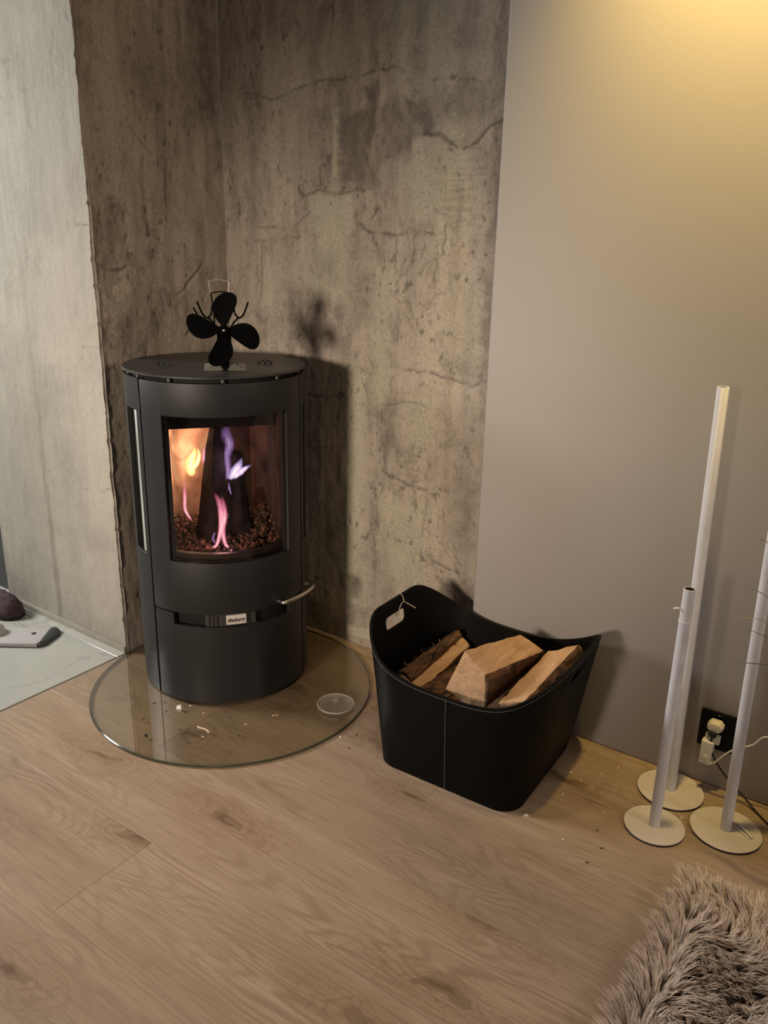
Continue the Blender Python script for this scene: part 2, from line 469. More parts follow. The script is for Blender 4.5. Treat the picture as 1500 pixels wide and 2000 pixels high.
M['flame_pink'] = flame_material('flame_pink', (1.0, 0.72, 0.80), (0.90, 0.20, 0.40), 1.9)
M['flame_violet'] = flame_material('flame_violet', (0.72, 0.55, 1.0), (0.40, 0.22, 0.80), 0.9)
M['flame_white'] = flame_material('flame_white', (1.0, 0.88, 0.80), (0.45, 0.38, 1.0), 2.4)

# ------------------------------------------------------------------ the setting: floors
XW, YW, YP, YH = -1.972, 1.918, 1.855, 1.426          # left wall, concrete wall, painted panel, hall wall
X_PANEL = -0.983

b = MB(); b.box((-0.186 + 0.0, 0.45, -0.035), (3.572, 2.95, 0.03))
floor = struct(b.make('floor', M['subfloor'], smooth=0))
def plank(x0, x1, y0, y1):
    g = 0.00015; e = 0.0008; h = 0.0005
    x0 += g; x1 -= g; y0 += g; y1 -= g
    b = MB()
    vs = []
    for (i, z) in ((0, -0.02), (0, -h), (e, 0)):
        vs += [(x0 + i, y0 + i, z), (x1 - i, y0 + i, z), (x1 - i, y1 - i, z), (x0 + i, y1 - i, z)]
    fs = [(3, 2, 1, 0), (8, 9, 10, 11)]
    for k in (0, 4):
        for i in range(4):
            j = (i + 1) % 4
            fs.append((k + i, k + j, k + 4 + j, k + 4 + i))
    b.add(vs, fs)
    return b.make('plank', M['oak'], floor, smooth=0, origin=((x0 + x1) / 2, (y0 + y1) / 2, 0))
PW = 0.2395
row_joint = {-1: -1.70, 0: -1.230, 1: -1.945, 2: -1.5, 3: -0.83, 4: -0.90, 5: -1.6}
PL = 2.05
for k in range(-7, 6):
    y0 = 0.667 + PW * k; y1 = y0 + PW
    y1 = min(y1, YW - 0.002)
    if k in row_joint: j = row_joint[k]
    else: j = XW + (0.37 + 0.61 * abs(k)) % PL
    xs = [j + PL * i for i in range(-3, 4)]
    xs = [XW + 0.002] + [x for x in xs if XW + 0.08 < x < 1.5] + [1.6]
    for a, c in zip(xs[:-1], xs[1:]): plank(a, c, y0, y1)

b = MB(); b.box((-2.99, 0.35, -0.032), (2.03, 2.30, 0.03))
hall = struct(b.make('floor_hall', M['grout'], smooth=0))
def tile(x0, x1, y0, y1):
    b = MB(); b.box(((x0 + x1) / 2, (y0 + y1) / 2, -0.007), (x1 - x0 - 0.002, y1 - y0 - 0.002, 0.018))
    return b.make('tile', M['marble'], hall, smooth=0, bevel=0.0008, seg=1, origin=((x0 + x1) / 2, (y0 + y1) / 2, 0))
yt = [1.417, 1.384, 0.784, 0.184, -0.416, -0.79]
xt = [XW - 0.001, -2.572, -3.172, -3.99]
for i in range(len(yt) - 1):
    for j in range(3): tile(xt[j + 1], xt[j], yt[i + 1], yt[i])

# ------------------------------------------------------------------ the setting: rough plaster walls
def soft_box(U, V, cu, cv, hu, hv, soft, seed):
    w = 0.5 * min(hu, hv) + 0.004
    du = U + (fbm(U * 22 + seed, V * 22, 4) - 0.5) * 2 * w
    dv = V + (fbm(U * 22 + 40 + seed, V * 22 + 7, 4) - 0.5) * 2 * w
    q = np.maximum(np.abs(du - cu) - hu, np.abs(dv - cv) - hv)
    return np.clip(0.5 - q / soft, 0, 1)
def polyline(U, V, pts, wid, seed):
    wu = U + (fbm(U * 45 + seed, V * 45, 3) - 0.5) * 0.016
    wv = V + (fbm(U * 45 + 31 + seed, V * 45, 3) - 0.5) * 0.016
    d = np.full(U.shape, 9.0)
    for (a, b_), (c, e) in zip(pts[:-1], pts[1:]):
        L = (c - a) ** 2 + (e - b_) ** 2 + 1e-12
        t = np.clip(((wu - a) * (c - a) + (wv - b_) * (e - b_)) / L, 0, 1)
        d = np.minimum(d, np.hypot(wu - a - t * (c - a), wv - b_ - t * (e - b_)))
    brk = np.clip((fbm(U * 30 + seed * 3, V * 30 + 5, 3) - 0.30) * 5, 0.25, 1)
    return np.clip(1 - d / wid, 0, 1) * brk

def plaster_wall(name, axis, pos, sgn, u0, u1, ztop, feats, step=0.004, amp=0.005, ragged=None, shape=None, pit=1.0, mname='plaster'):
    """height-field wall. axis: the coordinate that stays fixed; sgn: direction the wall faces"""
    us = np.arange(u0, u1 + step * 0.5, step); us[-1] = u1
    vs = np.concatenate([np.arange(0, 2.0, step), np.arange(2.0, ztop + 0.01, 0.05)])
    U, V = np.meshgrid(us, vs)
    A = np.zeros(U.shape); G = np.zeros(U.shape); C = np.zeros(U.shape)
    H = (fbm(U * 5, V * 4, 4) - 0.5) * amp * 1.6 + (fbm(U * 30, V * 12, 4) - 0.5) * amp * 0.9
    ridg = np.abs(fbm(U * 13 + 3, V * 9 + 8, 5) - 0.5)
    H -= np.clip(0.035 - ridg, 0, 1) * amp * 8 * np.clip((fbm(U * 3 + 9, V * 3, 2) - 0.45) * 5, 0, 1)
    pits = np.clip(fbm(U * 75, V * 48, 3) - 0.66, 0, 1) * 5 * np.clip((fbm(U * 6 + 5, V * 5 + 2, 3) - 0.46) * 7, 0, 1)
    pits = pits * pit
    C += np.clip(pits, 0, 0.75); H -= pits * amp * 0.5
    for i, f in enumerate(feats):
        k = f[0]
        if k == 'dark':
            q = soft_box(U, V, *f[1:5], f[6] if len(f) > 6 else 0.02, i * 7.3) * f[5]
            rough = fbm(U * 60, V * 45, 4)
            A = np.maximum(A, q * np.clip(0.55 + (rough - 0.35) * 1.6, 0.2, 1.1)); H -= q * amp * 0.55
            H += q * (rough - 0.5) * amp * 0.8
        elif k == 'pale':
            q = soft_box(U, V, *f[1:5], f[6] if len(f) > 6 else 0.05, i * 5.1) * f[5]
            G = np.maximum(G, q); H += q * amp * 0.35
        elif k == 'crack':
            q = polyline(U, V, f[1], f[2], i * 3.7) * f[3]
            C = np.maximum(C, q * 0.9); H -= q * amp * 0.8
        elif k == 'comb':                            # trowel lines
            q = soft_box(U, V, *f[1:5], 0.02, i * 2.2) * f[5]
            ln = np.sin((V + (fbm(U * 9, V * 26, 3) - 0.5) * 0.05) * 2 * PI / 0.017) * np.clip(fbm(U * 12, V * 40, 3) * 2.2 - 0.6, 0, 1)
            H += q * ln * amp * 0.5; C += q * np.clip(ln - 0.25, 0, 1) * 0.9; G = np.maximum(G, q * 0.5)
    if shape is not None: H = H + shape(U, V)
    if ragged is not None:                           # the broken outer corner: pull the border columns in and out
        side, amt = ragged
        e = (fbm(V * 26, V * 0 + 3.3, 4) - 0.5) * amt * 2 + np.clip(fbm(V * 60, V * 0 + 8.8, 3) - 0.62, 0, 1) * amt * -5
        edge = us[-1] if side > 0 else us[0]
        wgt = np.clip(1 - np.abs(U - edge) / 0.03, 0, 1)
        U = U + e * wgt
        H = H - np.clip(1 - np.abs(U - edge) / 0.010, 0, 1) ** 2 * 0.0015
    P = np.zeros(U.shape + (3,))
    if axis == 1: P[..., 0] = U; P[..., 1] = pos + sgn * H
    else: P[..., 1] = U; P[..., 0] = pos + sgn * H
    P[..., 2] = V
    ny, nx = U.shape
    idx = np.arange(nx * ny).reshape(ny, nx)
    q = np.stack([idx[:-1, :-1], idx[:-1, 1:], idx[1:, 1:], idx[1:, :-1]], -1).reshape(-1, 4)
    flip = (axis == 1 and sgn > 0) or (axis == 0 and sgn < 0)
    if flip: q = q[:, ::-1]
    me = bpy.data.meshes.new(name)
    me.vertices.add(nx * ny); me.vertices.foreach_set('co', P.reshape(-1))
    me.loops.add(q.size); me.loops.foreach_set('vertex_index', q.reshape(-1).astype(np.int32))
    me.polygons.add(len(q)); me.polygons.foreach_set('loop_start', np.arange(0, q.size, 4, dtype=np.int32))
    me.update(calc_edges=True); me.shade_smooth()
    ca = me.color_attributes.new('wear_shade', 'FLOAT_COLOR', 'POINT')
    ca.data.foreach_set('color', np.stack([np.clip(A * 1.3, 0, 0.95), np.clip(G, 0, 1), np.clip(C, 0, 1), np.ones(A.shape)], -1).reshape(-1))
    me.materials.append(M[mname])
    return struct(link(name, me))

def W1(x, y): p = on_plane(x, y, 1, YW); return (p.x, p.z)        # concrete wall: (x, z)
def W0(x, y): p = on_plane(x, y, 0, XW); return (p.y, p.z)        # left wall: (y, z)
def W2(x, y): p = on_plane(x, y, 1, YH); return (p.x, p.z)        # hall wall: (x, z)
def boxes(fn, rows, sx, sz=0.00142):
    out = []
    for r in rows:
        u, v = fn(r[1], r[2]); out.append((r[0], u, v, r[3] * sx, r[4] * sz, *r[5:]))
    return out
def cracks(fn, rows): return [('crack', [fn(*p) for p in r[0]], r[1], r[2]) for r in rows]

feats = boxes(W1, [
    ('dark', 722, 212, 15, 42, 0.9), ('dark', 688, 285, 38, 58, 0.85), ('dark', 770, 255, 34, 48, 0.6), ('dark', 815, 232, 30, 34, 0.8),
    ('dark', 700, 345, 42, 18, 0.7), ('dark', 630, 295, 17, 75, 0.5, 0.03), ('dark', 640, 640, 26, 42, 0.25, 0.05),  # the last, soft patch here paints in the fan's cast shadow
    ('dark', 890, 1165, 38, 26, 0.8, 0.03), ('dark', 696, 1148, 11, 28, 0.55, 0.03), ('dark', 640, 520, 30, 30, 0.35, 0.05),
    ('dark', 550, 20, 40, 40, 0.25, 0.05), ('dark', 815, 60, 12, 120, 0.5, 0.03), ('dark', 500, 330, 14, 110, 0.3, 0.05),
    ('dark', 590, 600, 60, 45, 0.35, 0.05), ('dark', 712, 580, 20, 50, 0.35, 0.04), ('dark', 910, 200, 50, 26, 0.4, 0.04),
    ('dark', 900, 720, 30, 20, 0.4, 0.04), ('dark', 755, 850, 8, 80, 0.5, 0.02), ('dark', 900, 1000, 26, 70, 0.3, 0.04),
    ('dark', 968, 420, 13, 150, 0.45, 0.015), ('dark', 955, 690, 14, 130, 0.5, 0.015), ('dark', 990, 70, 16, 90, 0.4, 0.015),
    ('pale', 645, 480, 48, 110, 0.9), ('pale', 850, 330, 58, 75, 0.8), ('pale', 745, 660, 20, 140, 0.9, 0.03), ('pale', 820, 820, 36, 60, 0.8),
    ('pale', 790, 1060, 60, 100, 0.8), ('pale', 690, 960, 26, 260, 0.9), ('pale', 655, 280, 7, 60, 1.0, 0.01), ('pale', 820, 60, 60, 110, 0.4),
    ('pale', 700, 1235, 30, 12, 1.0, 0.01), ('pale', 905, 640, 40, 80, 0.5), ('pale', 560, 150, 60, 60, 0.35),
    ('comb', 905, 380, 44, 90, 0.55)], 0.00150)
feats += cracks(W1, [
    ([(700, 438), (725, 455), (780, 458), (845, 457)], 0.0065, 1.0), ([(583, 384), (620, 372), (655, 378), (690, 372), (720, 370)], 0.006, 0.9),
    ([(480, 182), (530, 195), (600, 165), (640, 155), (700, 150), (725, 140), (770, 130), (790, 142)], 0.0055, 0.9),
    ([(845, 155), (900, 150), (935, 158)], 0.005, 0.7), ([(830, 262), (860, 262), (890, 285), (905, 292), (940, 270), (960, 245), (985, 232)], 0.006, 1.0),
    ([(448, 330), (458, 370), (466, 405), (462, 418)], 0.006, 0.9), ([(480, 475), (530, 468), (585, 461)], 0.006, 0.6), ([(500, 446), (570, 440), (605, 415)], 0.006, 0.6),
    ([(765, 720), (810, 725), (850, 732), (900, 750), (925, 755), (938, 745), (940, 725)], 0.0055, 0.9), ([(755, 790), (800, 785), (835, 795)], 0.005, 0.6),
    ([(745, 920), (770, 935), (815, 955), (830, 955)], 0.0065, 0.8), ([(840, 1090), (870, 1110), (910, 1125), (918, 1133)], 0.006, 0.9),
    ([(510, 480), (510, 585)], 0.006, 0.7), ([(775, 460), (770, 520), (768, 545)], 0.004, 0.8), ([(807, 460), (803, 520)], 0.0035, 0.8),
    ([(830, 458), (820, 540)], 0.004, 0.8), ([(870, 440), (865, 500)], 0.005, 0.9), ([(855, 495), (848, 560)], 0.005, 0.7), ([(884, 440), (880, 470), (890, 480)], 0.005, 0.7),
    ([(742, 790), (748, 860), (752, 930), (735, 990), (730, 1080)], 0.005, 0.6), ([(835, 905), (830, 1010), (820, 1100), (815, 1140)], 0.0045, 0.6),
    ([(600, 772), (640, 778), (678, 780)], 0.005, 0.7), ([(600, 875), (672, 873)], 0.004, 0.5), ([(762, 620), (765, 700), (762, 770)], 0.006, 0.6),
    ([(858, 1060), (880, 1090), (893, 1118)], 0.004, 0.7), ([(880, 1060), (893, 1100)], 0.004, 0.6), ([(650, 0), (648, 40)], 0.006, 0.6), ([(620, 18), (640, 15), (650, 2)], 0.006, 0.6)])
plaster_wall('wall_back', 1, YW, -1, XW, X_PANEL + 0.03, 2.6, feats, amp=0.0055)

feats = boxes(W0, [('dark', 398, 90, 22, 150, 0.75, 0.05), ('dark', 420, 120, 9, 220, 0.6, 0.03), ('dark', 215, 470, 18, 60, 0.6, 0.06), ('dark', 300, 180, 40, 60, 0.3, 0.08),
                   ('dark', 280, 620, 40, 40, 0.4, 0.06), ('dark', 215, 1000, 16, 200, 0.3, 0.05), ('pale', 350, 450, 40, 60, 0.4), ('pale', 240, 250, 30, 90, 0.3)], 0.0021)
feats += cracks(W0, [([(195, 520), (220, 527), (240, 525), (250, 518)], 0.006, 1.0), ([(350, 575), (370, 545), (383, 532), (395, 512)], 0.006, 0.9),
                     ([(325, 250), (326, 340), (325, 430)], 0.005, 0.7), ([(300, 60), (303, 40), (302, 25)], 0.005, 0.5), ([(255, 250), (300, 305), (330, 310)], 0.006, 0.4)])
plaster_wall('wall_left', 0, XW, 1, YH - 0.006, YW, 2.6, feats, amp=0.005, ragged=(-1, 0.004))

feats = boxes(W2, [('dark', 95, 770, 22, 60, 0.35, 0.05), ('dark', 130, 900, 22, 50, 0.3, 0.05), ('dark', 30, 120, 30, 30, 0.3, 0.05), ('dark', 60, 480, 20, 60, 0.25, 0.06),
                   ('dark', 160, 1010, 14, 40, 0.3, 0.04), ('pale', 110, 600, 50, 130, 0.5), ('pale', 190, 900, 30, 160, 0.5), ('pale', 200, 1150, 30, 80, 0.5)], 0.0021)
feats += cracks(W2, [([(130, 438), (150, 440), (172, 440)], 0.004, 0.8), ([(163, 678), (180, 679), (195, 678)], 0.004, 0.8), ([(165, 955), (200, 960), (222, 956)], 0.004, 0.6),
                     ([(126, 20), (130, 35)], 0.008, 0.6), ([(5, 120), (18, 118)], 0.006, 0.6)])
plaster_wall('wall_hall', 1, YH, -1, -2.625, XW + 0.002, 2.6, feats, amp=0.0025, pit=0.25, mname='plaster_hall_lit', ragged=(1, 0.004),
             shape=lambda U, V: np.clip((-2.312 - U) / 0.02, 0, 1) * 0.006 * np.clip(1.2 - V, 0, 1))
b = MB(); b.box((-2.30, 1.4205, 0.011), (0.646, 0.012, 0.022))
struct(b.make('baseboard_hall', M['plaster_hall_lit'], bevel=0.003))
b = MB(); b.box((-2.635, 1.56, 1.3), (0.02, 0.26, 2.6))
struct(b.make('trim_1', M['plaster'], smooth=0))
b = MB(); b.box((-3.10, 1.475, 1.05), (0.90, 0.04, 2.08))
d1 = struct(b.make('door_1', M['door_grey'], bevel=0.003))
b = MB(); b.box((-3.10, 1.440, 0.006), (0.92, 0.03, 0.012))
struct(b.make('trim_2', M['grey_plastic'], bevel=0.002))

# smooth painted panel standing proud of the concrete
b = MB(); b.box(((X_PANEL + 1.6) / 2, YP + 0.031, 1.3), (1.6 - X_PANEL, 0.062, 2.6))
struct(b.make('wall_right', M['paint'], bevel=0.006, seg=3))

# ------------------------------------------------------------------ hearth plate of clear glass
GC = (-1.565, 1.487); GR = 0.404
b = MB()
n = 160
b.disc((GC[0], GC[1]), GR - 0.0025, 0.008, n, True, 0); b.disc((GC[0], GC[1]), GR - 0.0025, 0.0005, n, False, 0)
b.lathe([(GR - 0.0025, 0.0005), (GR, 0.0025), (GR, 0.0060), (GR - 0.0025, 0.008)], (GC[0], GC[1], 0), n, 1)
o = b.make('hearth_plate', [M['hearth_glass'], M['hearth_edge']], smooth=15)
tag(o, 'round clear glass floor plate under the black stove', 'hearth plate')

# ------------------------------------------------------------------ stove
SC = (-1.668, 1.564); SR = 0.243; Z0 = 0.008
FA = -37.0                                            # direction the door faces
stove = thing('wood_stove', 'black cylindrical wood stove with a lit fire behind a curved glass door', 'stove', (SC[0], SC[1], Z0))
def part(bld, name, m, parent=stove, **kw): return bld.make(name, m, parent, **kw)
D0, D1 = FA - 58.3, FA + 58.3                          # door edges
W0a, W1a, ZB, ZT = FA - 41.5, FA + 41.5, 0.432, 0.826  # window
# door: four curved slabs around the window, one mesh
b = MB(); t = 0.012
def arc_with_hole(b, r0, r1, a0, a1, z0, z1, h0, h1, hz0, hz1, n=60):
    """curved slab with a rectangular opening; shared columns, so it stays one closed surface"""
    k = lambda x: [x]
    angs = sorted(set([a0 + (a1 - a0) * i / n for i in range(n + 1)] + [h0, h1]))
    zs = [z0, hz0, hz1, z1]
    keep = lambda i, j: not (h0 - 1e-6 <= angs[i] and angs[i + 1] <= h1 + 1e-6 and j == 1)
    pts = {}
    vs = []; fs = []
    for i, a in enumerate(angs):
        for j, z in enumerate(zs):
            for s, r in ((0, r0), (1, r1)):
                pts[(i, j, s)] = len(vs); vs.append((SC[0] + r * math.cos(R(a)), SC[1] + r * math.sin(R(a)), z))
    def cell(i, j): return 0 <= i < len(angs) - 1 and 0 <= j < 3 and keep(i, j)
    for i in range(len(angs) - 1):
        for j in range(3):
            if not cell(i, j): continue
            A = lambda di, dj, s: pts[(i + di, j + dj, s)]
            fs.append((A(0, 0, 1), A(1, 0, 1), A(1, 1, 1), A(0, 1, 1)))
            fs.append((A(0, 1, 0), A(1, 1, 0), A(1, 0, 0), A(0, 0, 0)))
            if not cell(i, j - 1): fs.append((A(0, 0, 0), A(1, 0, 0), A(1, 0, 1), A(0, 0, 1)))
            if not cell(i, j + 1): fs.append((A(0, 1, 1), A(1, 1, 1), A(1, 1, 0), A(0, 1, 0)))
            if not cell(i - 1, j): fs.append((A(0, 0, 1), A(0, 1, 1), A(0, 1, 0), A(0, 0, 0)))
            if not cell(i + 1, j): fs.append((A(1, 0, 0), A(1, 1, 0), A(1, 1, 1), A(1, 0, 1)))
    b.add(vs, fs)
arc_with_hole(b, SR - t, SR, D0, D1, 0.283, 0.911, W0a, W1a, ZB, ZT)
door = part(b, 'door', M['black_steel'], bevel=0.0012, seg=2)
b = MB(); b.arcpanel(SC, SR - 0.0105, SR - 0.0065, W0a - 1.5, W1a + 1.5, ZB - 0.006, ZT + 0.006, 40)
b.make('door_glass', M['stove_glass'], door)
b = MB()                                              # dark sealing frame just inside the glass
arc_with_hole(b, SR - 0.022, SR - 0.0125, W0a - 3, W1a + 3, ZB - 0.012, ZT + 0.012, W0a + 1.2, W1a - 1.2, ZB + 0.006, ZT - 0.004)
b.make('seal_frame', M['inner_steel'], door)
# handle: bent steel bar at the lower right of the door
hp = []
for a, r, z in ((-7.5, 0.245, 0.293), (-7.4, 0.262, 0.294), (-6.8, 0.2705, 0.2945), (-3, 0.272, 0.295), (4, 0.272, 0.294), (12, 0.272, 0.292), (20, 0.272, 0.289), (27, 0.270, 0.285), (29.5, 0.266, 0.284), (30.5, 0.255, 0.283), (30.6, 0.243, 0.283)):
    hp.append((SC[0] + r * math.cos(R(a)), SC[1] + r * math.sin(R(a)), z + 0.003))
b = MB(); b.tube(smooth_path(hp, 6), 0.0062, 12)
b.make('handle', M['chrome'], door)['label'] = 'curved bright steel door handle'
# drawer front below the door with its notch
b = MB(); b.arcpanel(SC, SR - t, SR, D0 + 0.3, D1 - 0.3, 0.012, 0.246, 48)
b.arcpanel(SC, SR - t, SR, D0 + 0.3, W0a, 0.246, 0.279, 8); b.arcpanel(SC, SR - t, SR, W1a, D1 - 0.3, 0.246, 0.279, 8)
drawer = part(b, 'drawer_front', M['black_steel'], bevel=0.0008, seg=1)
# side panels with their tall side windows, back shell
for sgn, nm in ((-1, 'side_panel'), (1, 'side_panel')):
    b = MB()
    a_in, a_out = FA + sgn * 59.6, FA + sgn * 100
    lo, hi = min(a_in, a_out), max(a_in, a_out)
    h0, h1 = sorted((FA + sgn * 63.8, FA + sgn * 79.5))
    arc_with_hole(b, SR - t, SR + 0.0005, lo, hi, 0.010, 0.912, h0, h1, 0.432, 0.829, 24)
    sp_ = part(b, nm, M['black_steel'], bevel=0.001, seg=1)
    b = MB(); b.arcpanel(SC, SR - 0.022, SR - 0.012, h0 - 1, h1 + 1, 0.425, 0.835, 10)
    b.make('side_window', M['side_glass'], sp_)
    b = MB(); e0, e1 = sorted((FA + sgn * 64.4, FA + sgn * 68.6)); b.arcpanel(SC, SR - 0.0115, SR - 0.0035, e0, e1, 0.434, 0.826, 6)  # pale narrow strip inside the front edge of each side window
    b.make('window_strip', M['pale_metal'], sp_, bevel=0.0015)['label'] = 'bright narrow strip beside the side window'
b = MB(); b.arcpanel(SC, SR - t, SR, FA + 101, FA + 259, 0.010, 0.912, 40)
part(b, 'back_shell', M['black_steel'])
# top plate on short spacers
b = MB(); b.lathe([(0.0, 0.0), (0.243, 0.0), (0.2462, 0.002), (0.2462, 0.0055), (0.2445, 0.007), (0.0, 0.007)], (SC[0], SC[1], 0.9215), 96)
top = part(b, 'top_plate', M['top_steel'], smooth=30)
for a0, a1, rr in ((150, 200, 0.150), (155, 195, 0.135), (160, 185, 0.118), (-20, 32, 0.150), (-15, 28, 0.135), (-8, 20, 0.118)):
    b = MB(); b.arcpanel(SC, rr, rr + 0.006, FA - 90 + a0 + 90 - 90, FA - 90 + a1 + 90 - 90, 0.9283, 0.9289, 12)
    b.make('vent_slot_shade', M['inner_steel'], top)  # dark strips on the plate paint in the shade of open slots
for a in (FA - 64, FA - 36, FA - 2, FA + 36, FA + 64, FA - 84, FA + 84, FA + 130, FA + 230):
    b = MB(); b.lathe([(0, 0), (0.005, 0), (0.005, 0.010), (0, 0.010)], (SC[0] + 0.231 * math.cos(R(a)), SC[1] + 0.231 * math.sin(R(a)), 0.9115), 10)
    part(b, 'spacer', M['dull_steel'])
# inner body: closed core below and above the fire box
b = MB(); b.lathe([(0.0, 0.012), (0.222, 0.012), (0.222, 0.425), (0.0, 0.425)], (SC[0], SC[1], 0), 64)
core = part(b, 'inner_body', M['inner_steel'], smooth=40)
b = MB(); b.lathe([(0.0, 0.84), (0.222, 0.84), (0.222, 0.9215), (0.0, 0.9215)], (SC[0], SC[1], 0), 64)
part(b, 'smoke_chamber', M['inner_steel'], smooth=40)
b = MB(); b.lathe([(0.0, 0.0), (0.236, 0.0), (0.236, 0.013), (0.0, 0.013)], (SC[0], SC[1], Z0), 64)
part(b, 'base_ring', M['inner_steel'])
# local frame of the fire box: u to the front, w to the right of the door as seen from the room
UF = Vector((math.cos(R(FA)), math.sin(R(FA)), 0)); WF = Vector((math.cos(R(FA + 90)), math.sin(R(FA + 90)), 0))
def loc(u, w, z): return Vector((SC[0], SC[1], 0)) + UF * u + WF * w + Vector((0, 0, z))
def slab(b, p, q, z0, z1, th):                        # upright brick between two plan points (u, w)
    d = Vector((q[0] - p[0], q[1] - p[1])); nrm = Vector((-d.y, d.x)).normalized() * th
    vs = []
    for z in (z0, z1):
        for (u, w) in (p, q, (q[0] + nrm.x, q[1] + nrm.y), (p[0] + nrm.x, p[1] + nrm.y)): vs.append(loc(u, w, z))
    b.add(vs, [(3, 2, 1, 0), (4, 5, 6, 7), (0, 1, 5, 4), (1, 2, 6, 5), (2, 3, 7, 6), (3, 0, 4, 7)])
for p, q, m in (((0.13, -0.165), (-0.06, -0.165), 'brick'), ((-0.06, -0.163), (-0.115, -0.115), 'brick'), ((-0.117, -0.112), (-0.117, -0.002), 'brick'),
                ((-0.117, 0.0), (-0.117, 0.112), 'dark_brick'), ((-0.115, 0.115), (-0.06, 0.163), 'dark_brick'), ((-0.06, 0.165), (0.13, 0.165), 'dark_brick')):
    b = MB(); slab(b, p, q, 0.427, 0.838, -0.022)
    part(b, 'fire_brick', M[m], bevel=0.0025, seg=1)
b = MB(); slab(b, (-0.10, 0.15), (-0.10, -0.15), 0.775, 0.790, -0.215)
part(b, 'baffle_plate', M['inner_steel'])['label'] = 'dark steel baffle plate above the flames'
b = MB(); slab(b, (0.112, 0.15), (0.112, -0.15), 0.774, 0.836, -0.006)
part(b, 'baffle_lip', M['inner_steel'])
b = MB(); b.arcpanel(SC, 0.205, 0.221, FA - 46, FA + 46, 0.425, 0.452, 30)
part(b, 'log_guard', M['top_steel'])
# ash tray lip and badge in the notch
b = MB(); b.arcpanel(SC, 0.2225, 0.2335, FA - 20, FA + 14, 0.244, 0.2815, 14)
lip = part(b, 'air_slider', M['top_steel'])
for i in range(3):
    b = MB(); a = FA - 17.5 + i * 2.6; b.arcpanel(SC, 0.2334, 0.2352, a, a + 1.0, 0.248, 0.278, 2); b.make('grip_rib', M['inner_steel'], lip)
b = MB(); b.arcpanel(SC, 0.2338, 0.2462, FA - 6.2, FA + 6.6, 0.2545, 0.2815, 10)
badge = part(b, 'badge', M['badge'], bevel=0.0012)
badge['label'] = 'pale metal name badge'
tcv = bpy.data.curves.new('badge_lettering', 'FONT'); tcv.body = '#aduro'; tcv.size = 0.0155; tcv.extrude = 0.0003; tcv.align_x = 'CENTER'; tcv.offset = 0.0004
to = bpy.data.objects.new('tmp', tcv); COL.objects.link(to)
bpy.context.view_layer.update()
tm = bpy.data.meshes.new_from_object(to.evaluated_get(bpy.context.evaluated_depsgraph_get()))
bpy.data.objects.remove(to)
for v in tm.vertices:                                 # wrap the letters around the badge
    a = R(FA + 0.2) + v.co.x / 0.2464; r = 0.2465 + v.co.z; z = 0.2632 + v.co.y
    v.co = (SC[0] + r * math.cos(a), SC[1] + r * math.sin(a), z)
tm.materials.clear(); tm.materials.append(M['badge_ink']); tm.name = 'badge_lettering'
link('badge_lettering', tm, badge)

# ------------------------------------------------------------------ the fire in the stove
def fire_pt(x, y, u):                                 # photograph point -> point on an upright plane across the fire box
    d = ray(x, y); o_ = CAM - Vector((SC[0], SC[1], 0)) - UF * u
    tt = -(o_.dot(UF)) / d.dot(UF)
    return CAM + d * tt
def charred(name, label, poly_b, poly_t, zb):
    b = MB(); n = len(poly_b); k = 10; vs = []; fs = []
    for i in range(k + 1):
        t_ = i / k
        for p, q in zip(poly_b, poly_t):
            v = Vector(p).lerp(Vector(q), t_)
            v = v + Vector((random.uniform(-1, 1), random.uniform(-1, 1), random.uniform(-0.5, 0.5))) * 0.0025
            vs.append(v)
    for i in range(k):
        for j in range(n):
            l = (j + 1) % n
            fs.append((i * n + j, i * n + l, (i + 1) * n + l, (i + 1) * n + j))
    fs.append(tuple(range(n))[::-1]); fs.append(tuple(range(k * n, (k + 1) * n)))
    b.add(vs, fs)
    o = b.make(name, M['char'], None, smooth=30, bevel=0.002, seg=1, origin=tuple(poly_b[0]))
    return tag(o, label, 'log', 'logs burning in the stove')
def ring(c, ru, rw, z, n=6, rot=0.3): return [loc(c[0] + ru * math.cos(rot + 2 * PI * i / n), c[1] + rw * math.sin(rot + 2 * PI * i / n), z) for i in range(n)]
p1 = fire_pt(418, 1085, 0.06); p2 = fire_pt(425, 866, 0.0)
w_of = lambda p: (p - Vector((SC[0], SC[1], 0))).dot(WF)
charred('burning_log', 'tall charred log standing upright in the fire', ring((0.055, w_of(p1)), 0.045, 0.047, 0.452, 5, 0.9), ring((-0.01, w_of(p2) + 0.002), 0.028, 0.024, 0.752, 5, 0.9), 0.452)
p1 = fire_pt(462, 1080, 0.05); p2 = fire_pt(452, 935, -0.02)
charred('burning_log', 'shorter charred log leaning on the tall one in the fire', ring((0.04, w_of(p1) + 0.012), 0.040, 0.034, 0.452, 5, 0.2), ring((-0.045, w_of(p2) + 0.014), 0.030, 0.026, 0.665, 5, 0.2), 0.452)
# bed of embers and ash
b = MB()
for i in range(900):
    u, w = random.uniform(-0.10, 0.15), random.uniform(-0.15, 0.15)
    s = random.uniform(0.0035, 0.0085)
    z = 0.430 + s * 0.7 + max(0, 0.028 - 0.25 * max(0, u)) + (0.035 * max(0, abs(w) - 0.07) / 0.08 if w < 0 else 0.05 * max(0, w - 0.05) / 0.1) * random.random()
    c = loc(u, w, z)
    if math.hypot(u, w) > 0.20: continue
    q = Matrix.Rotation(random.uniform(0, 6), 3, Vector((random.random(), random.random(), random.random() + .1)).normalized())
    vs = [c + q @ Vector(d) * s * random.uniform(0.7, 1.2) for d in ((1, 0, 0), (-1, 0, 0), (0, 1, 0), (0, -1, 0), (0, 0, 1), (0, 0, -1))]
    b.add(vs, [(0, 2, 4), (2, 1, 4), (1, 3, 4), (3, 0, 4), (2, 0, 5), (1, 2, 5), (3, 1, 5), (0, 3, 5)])
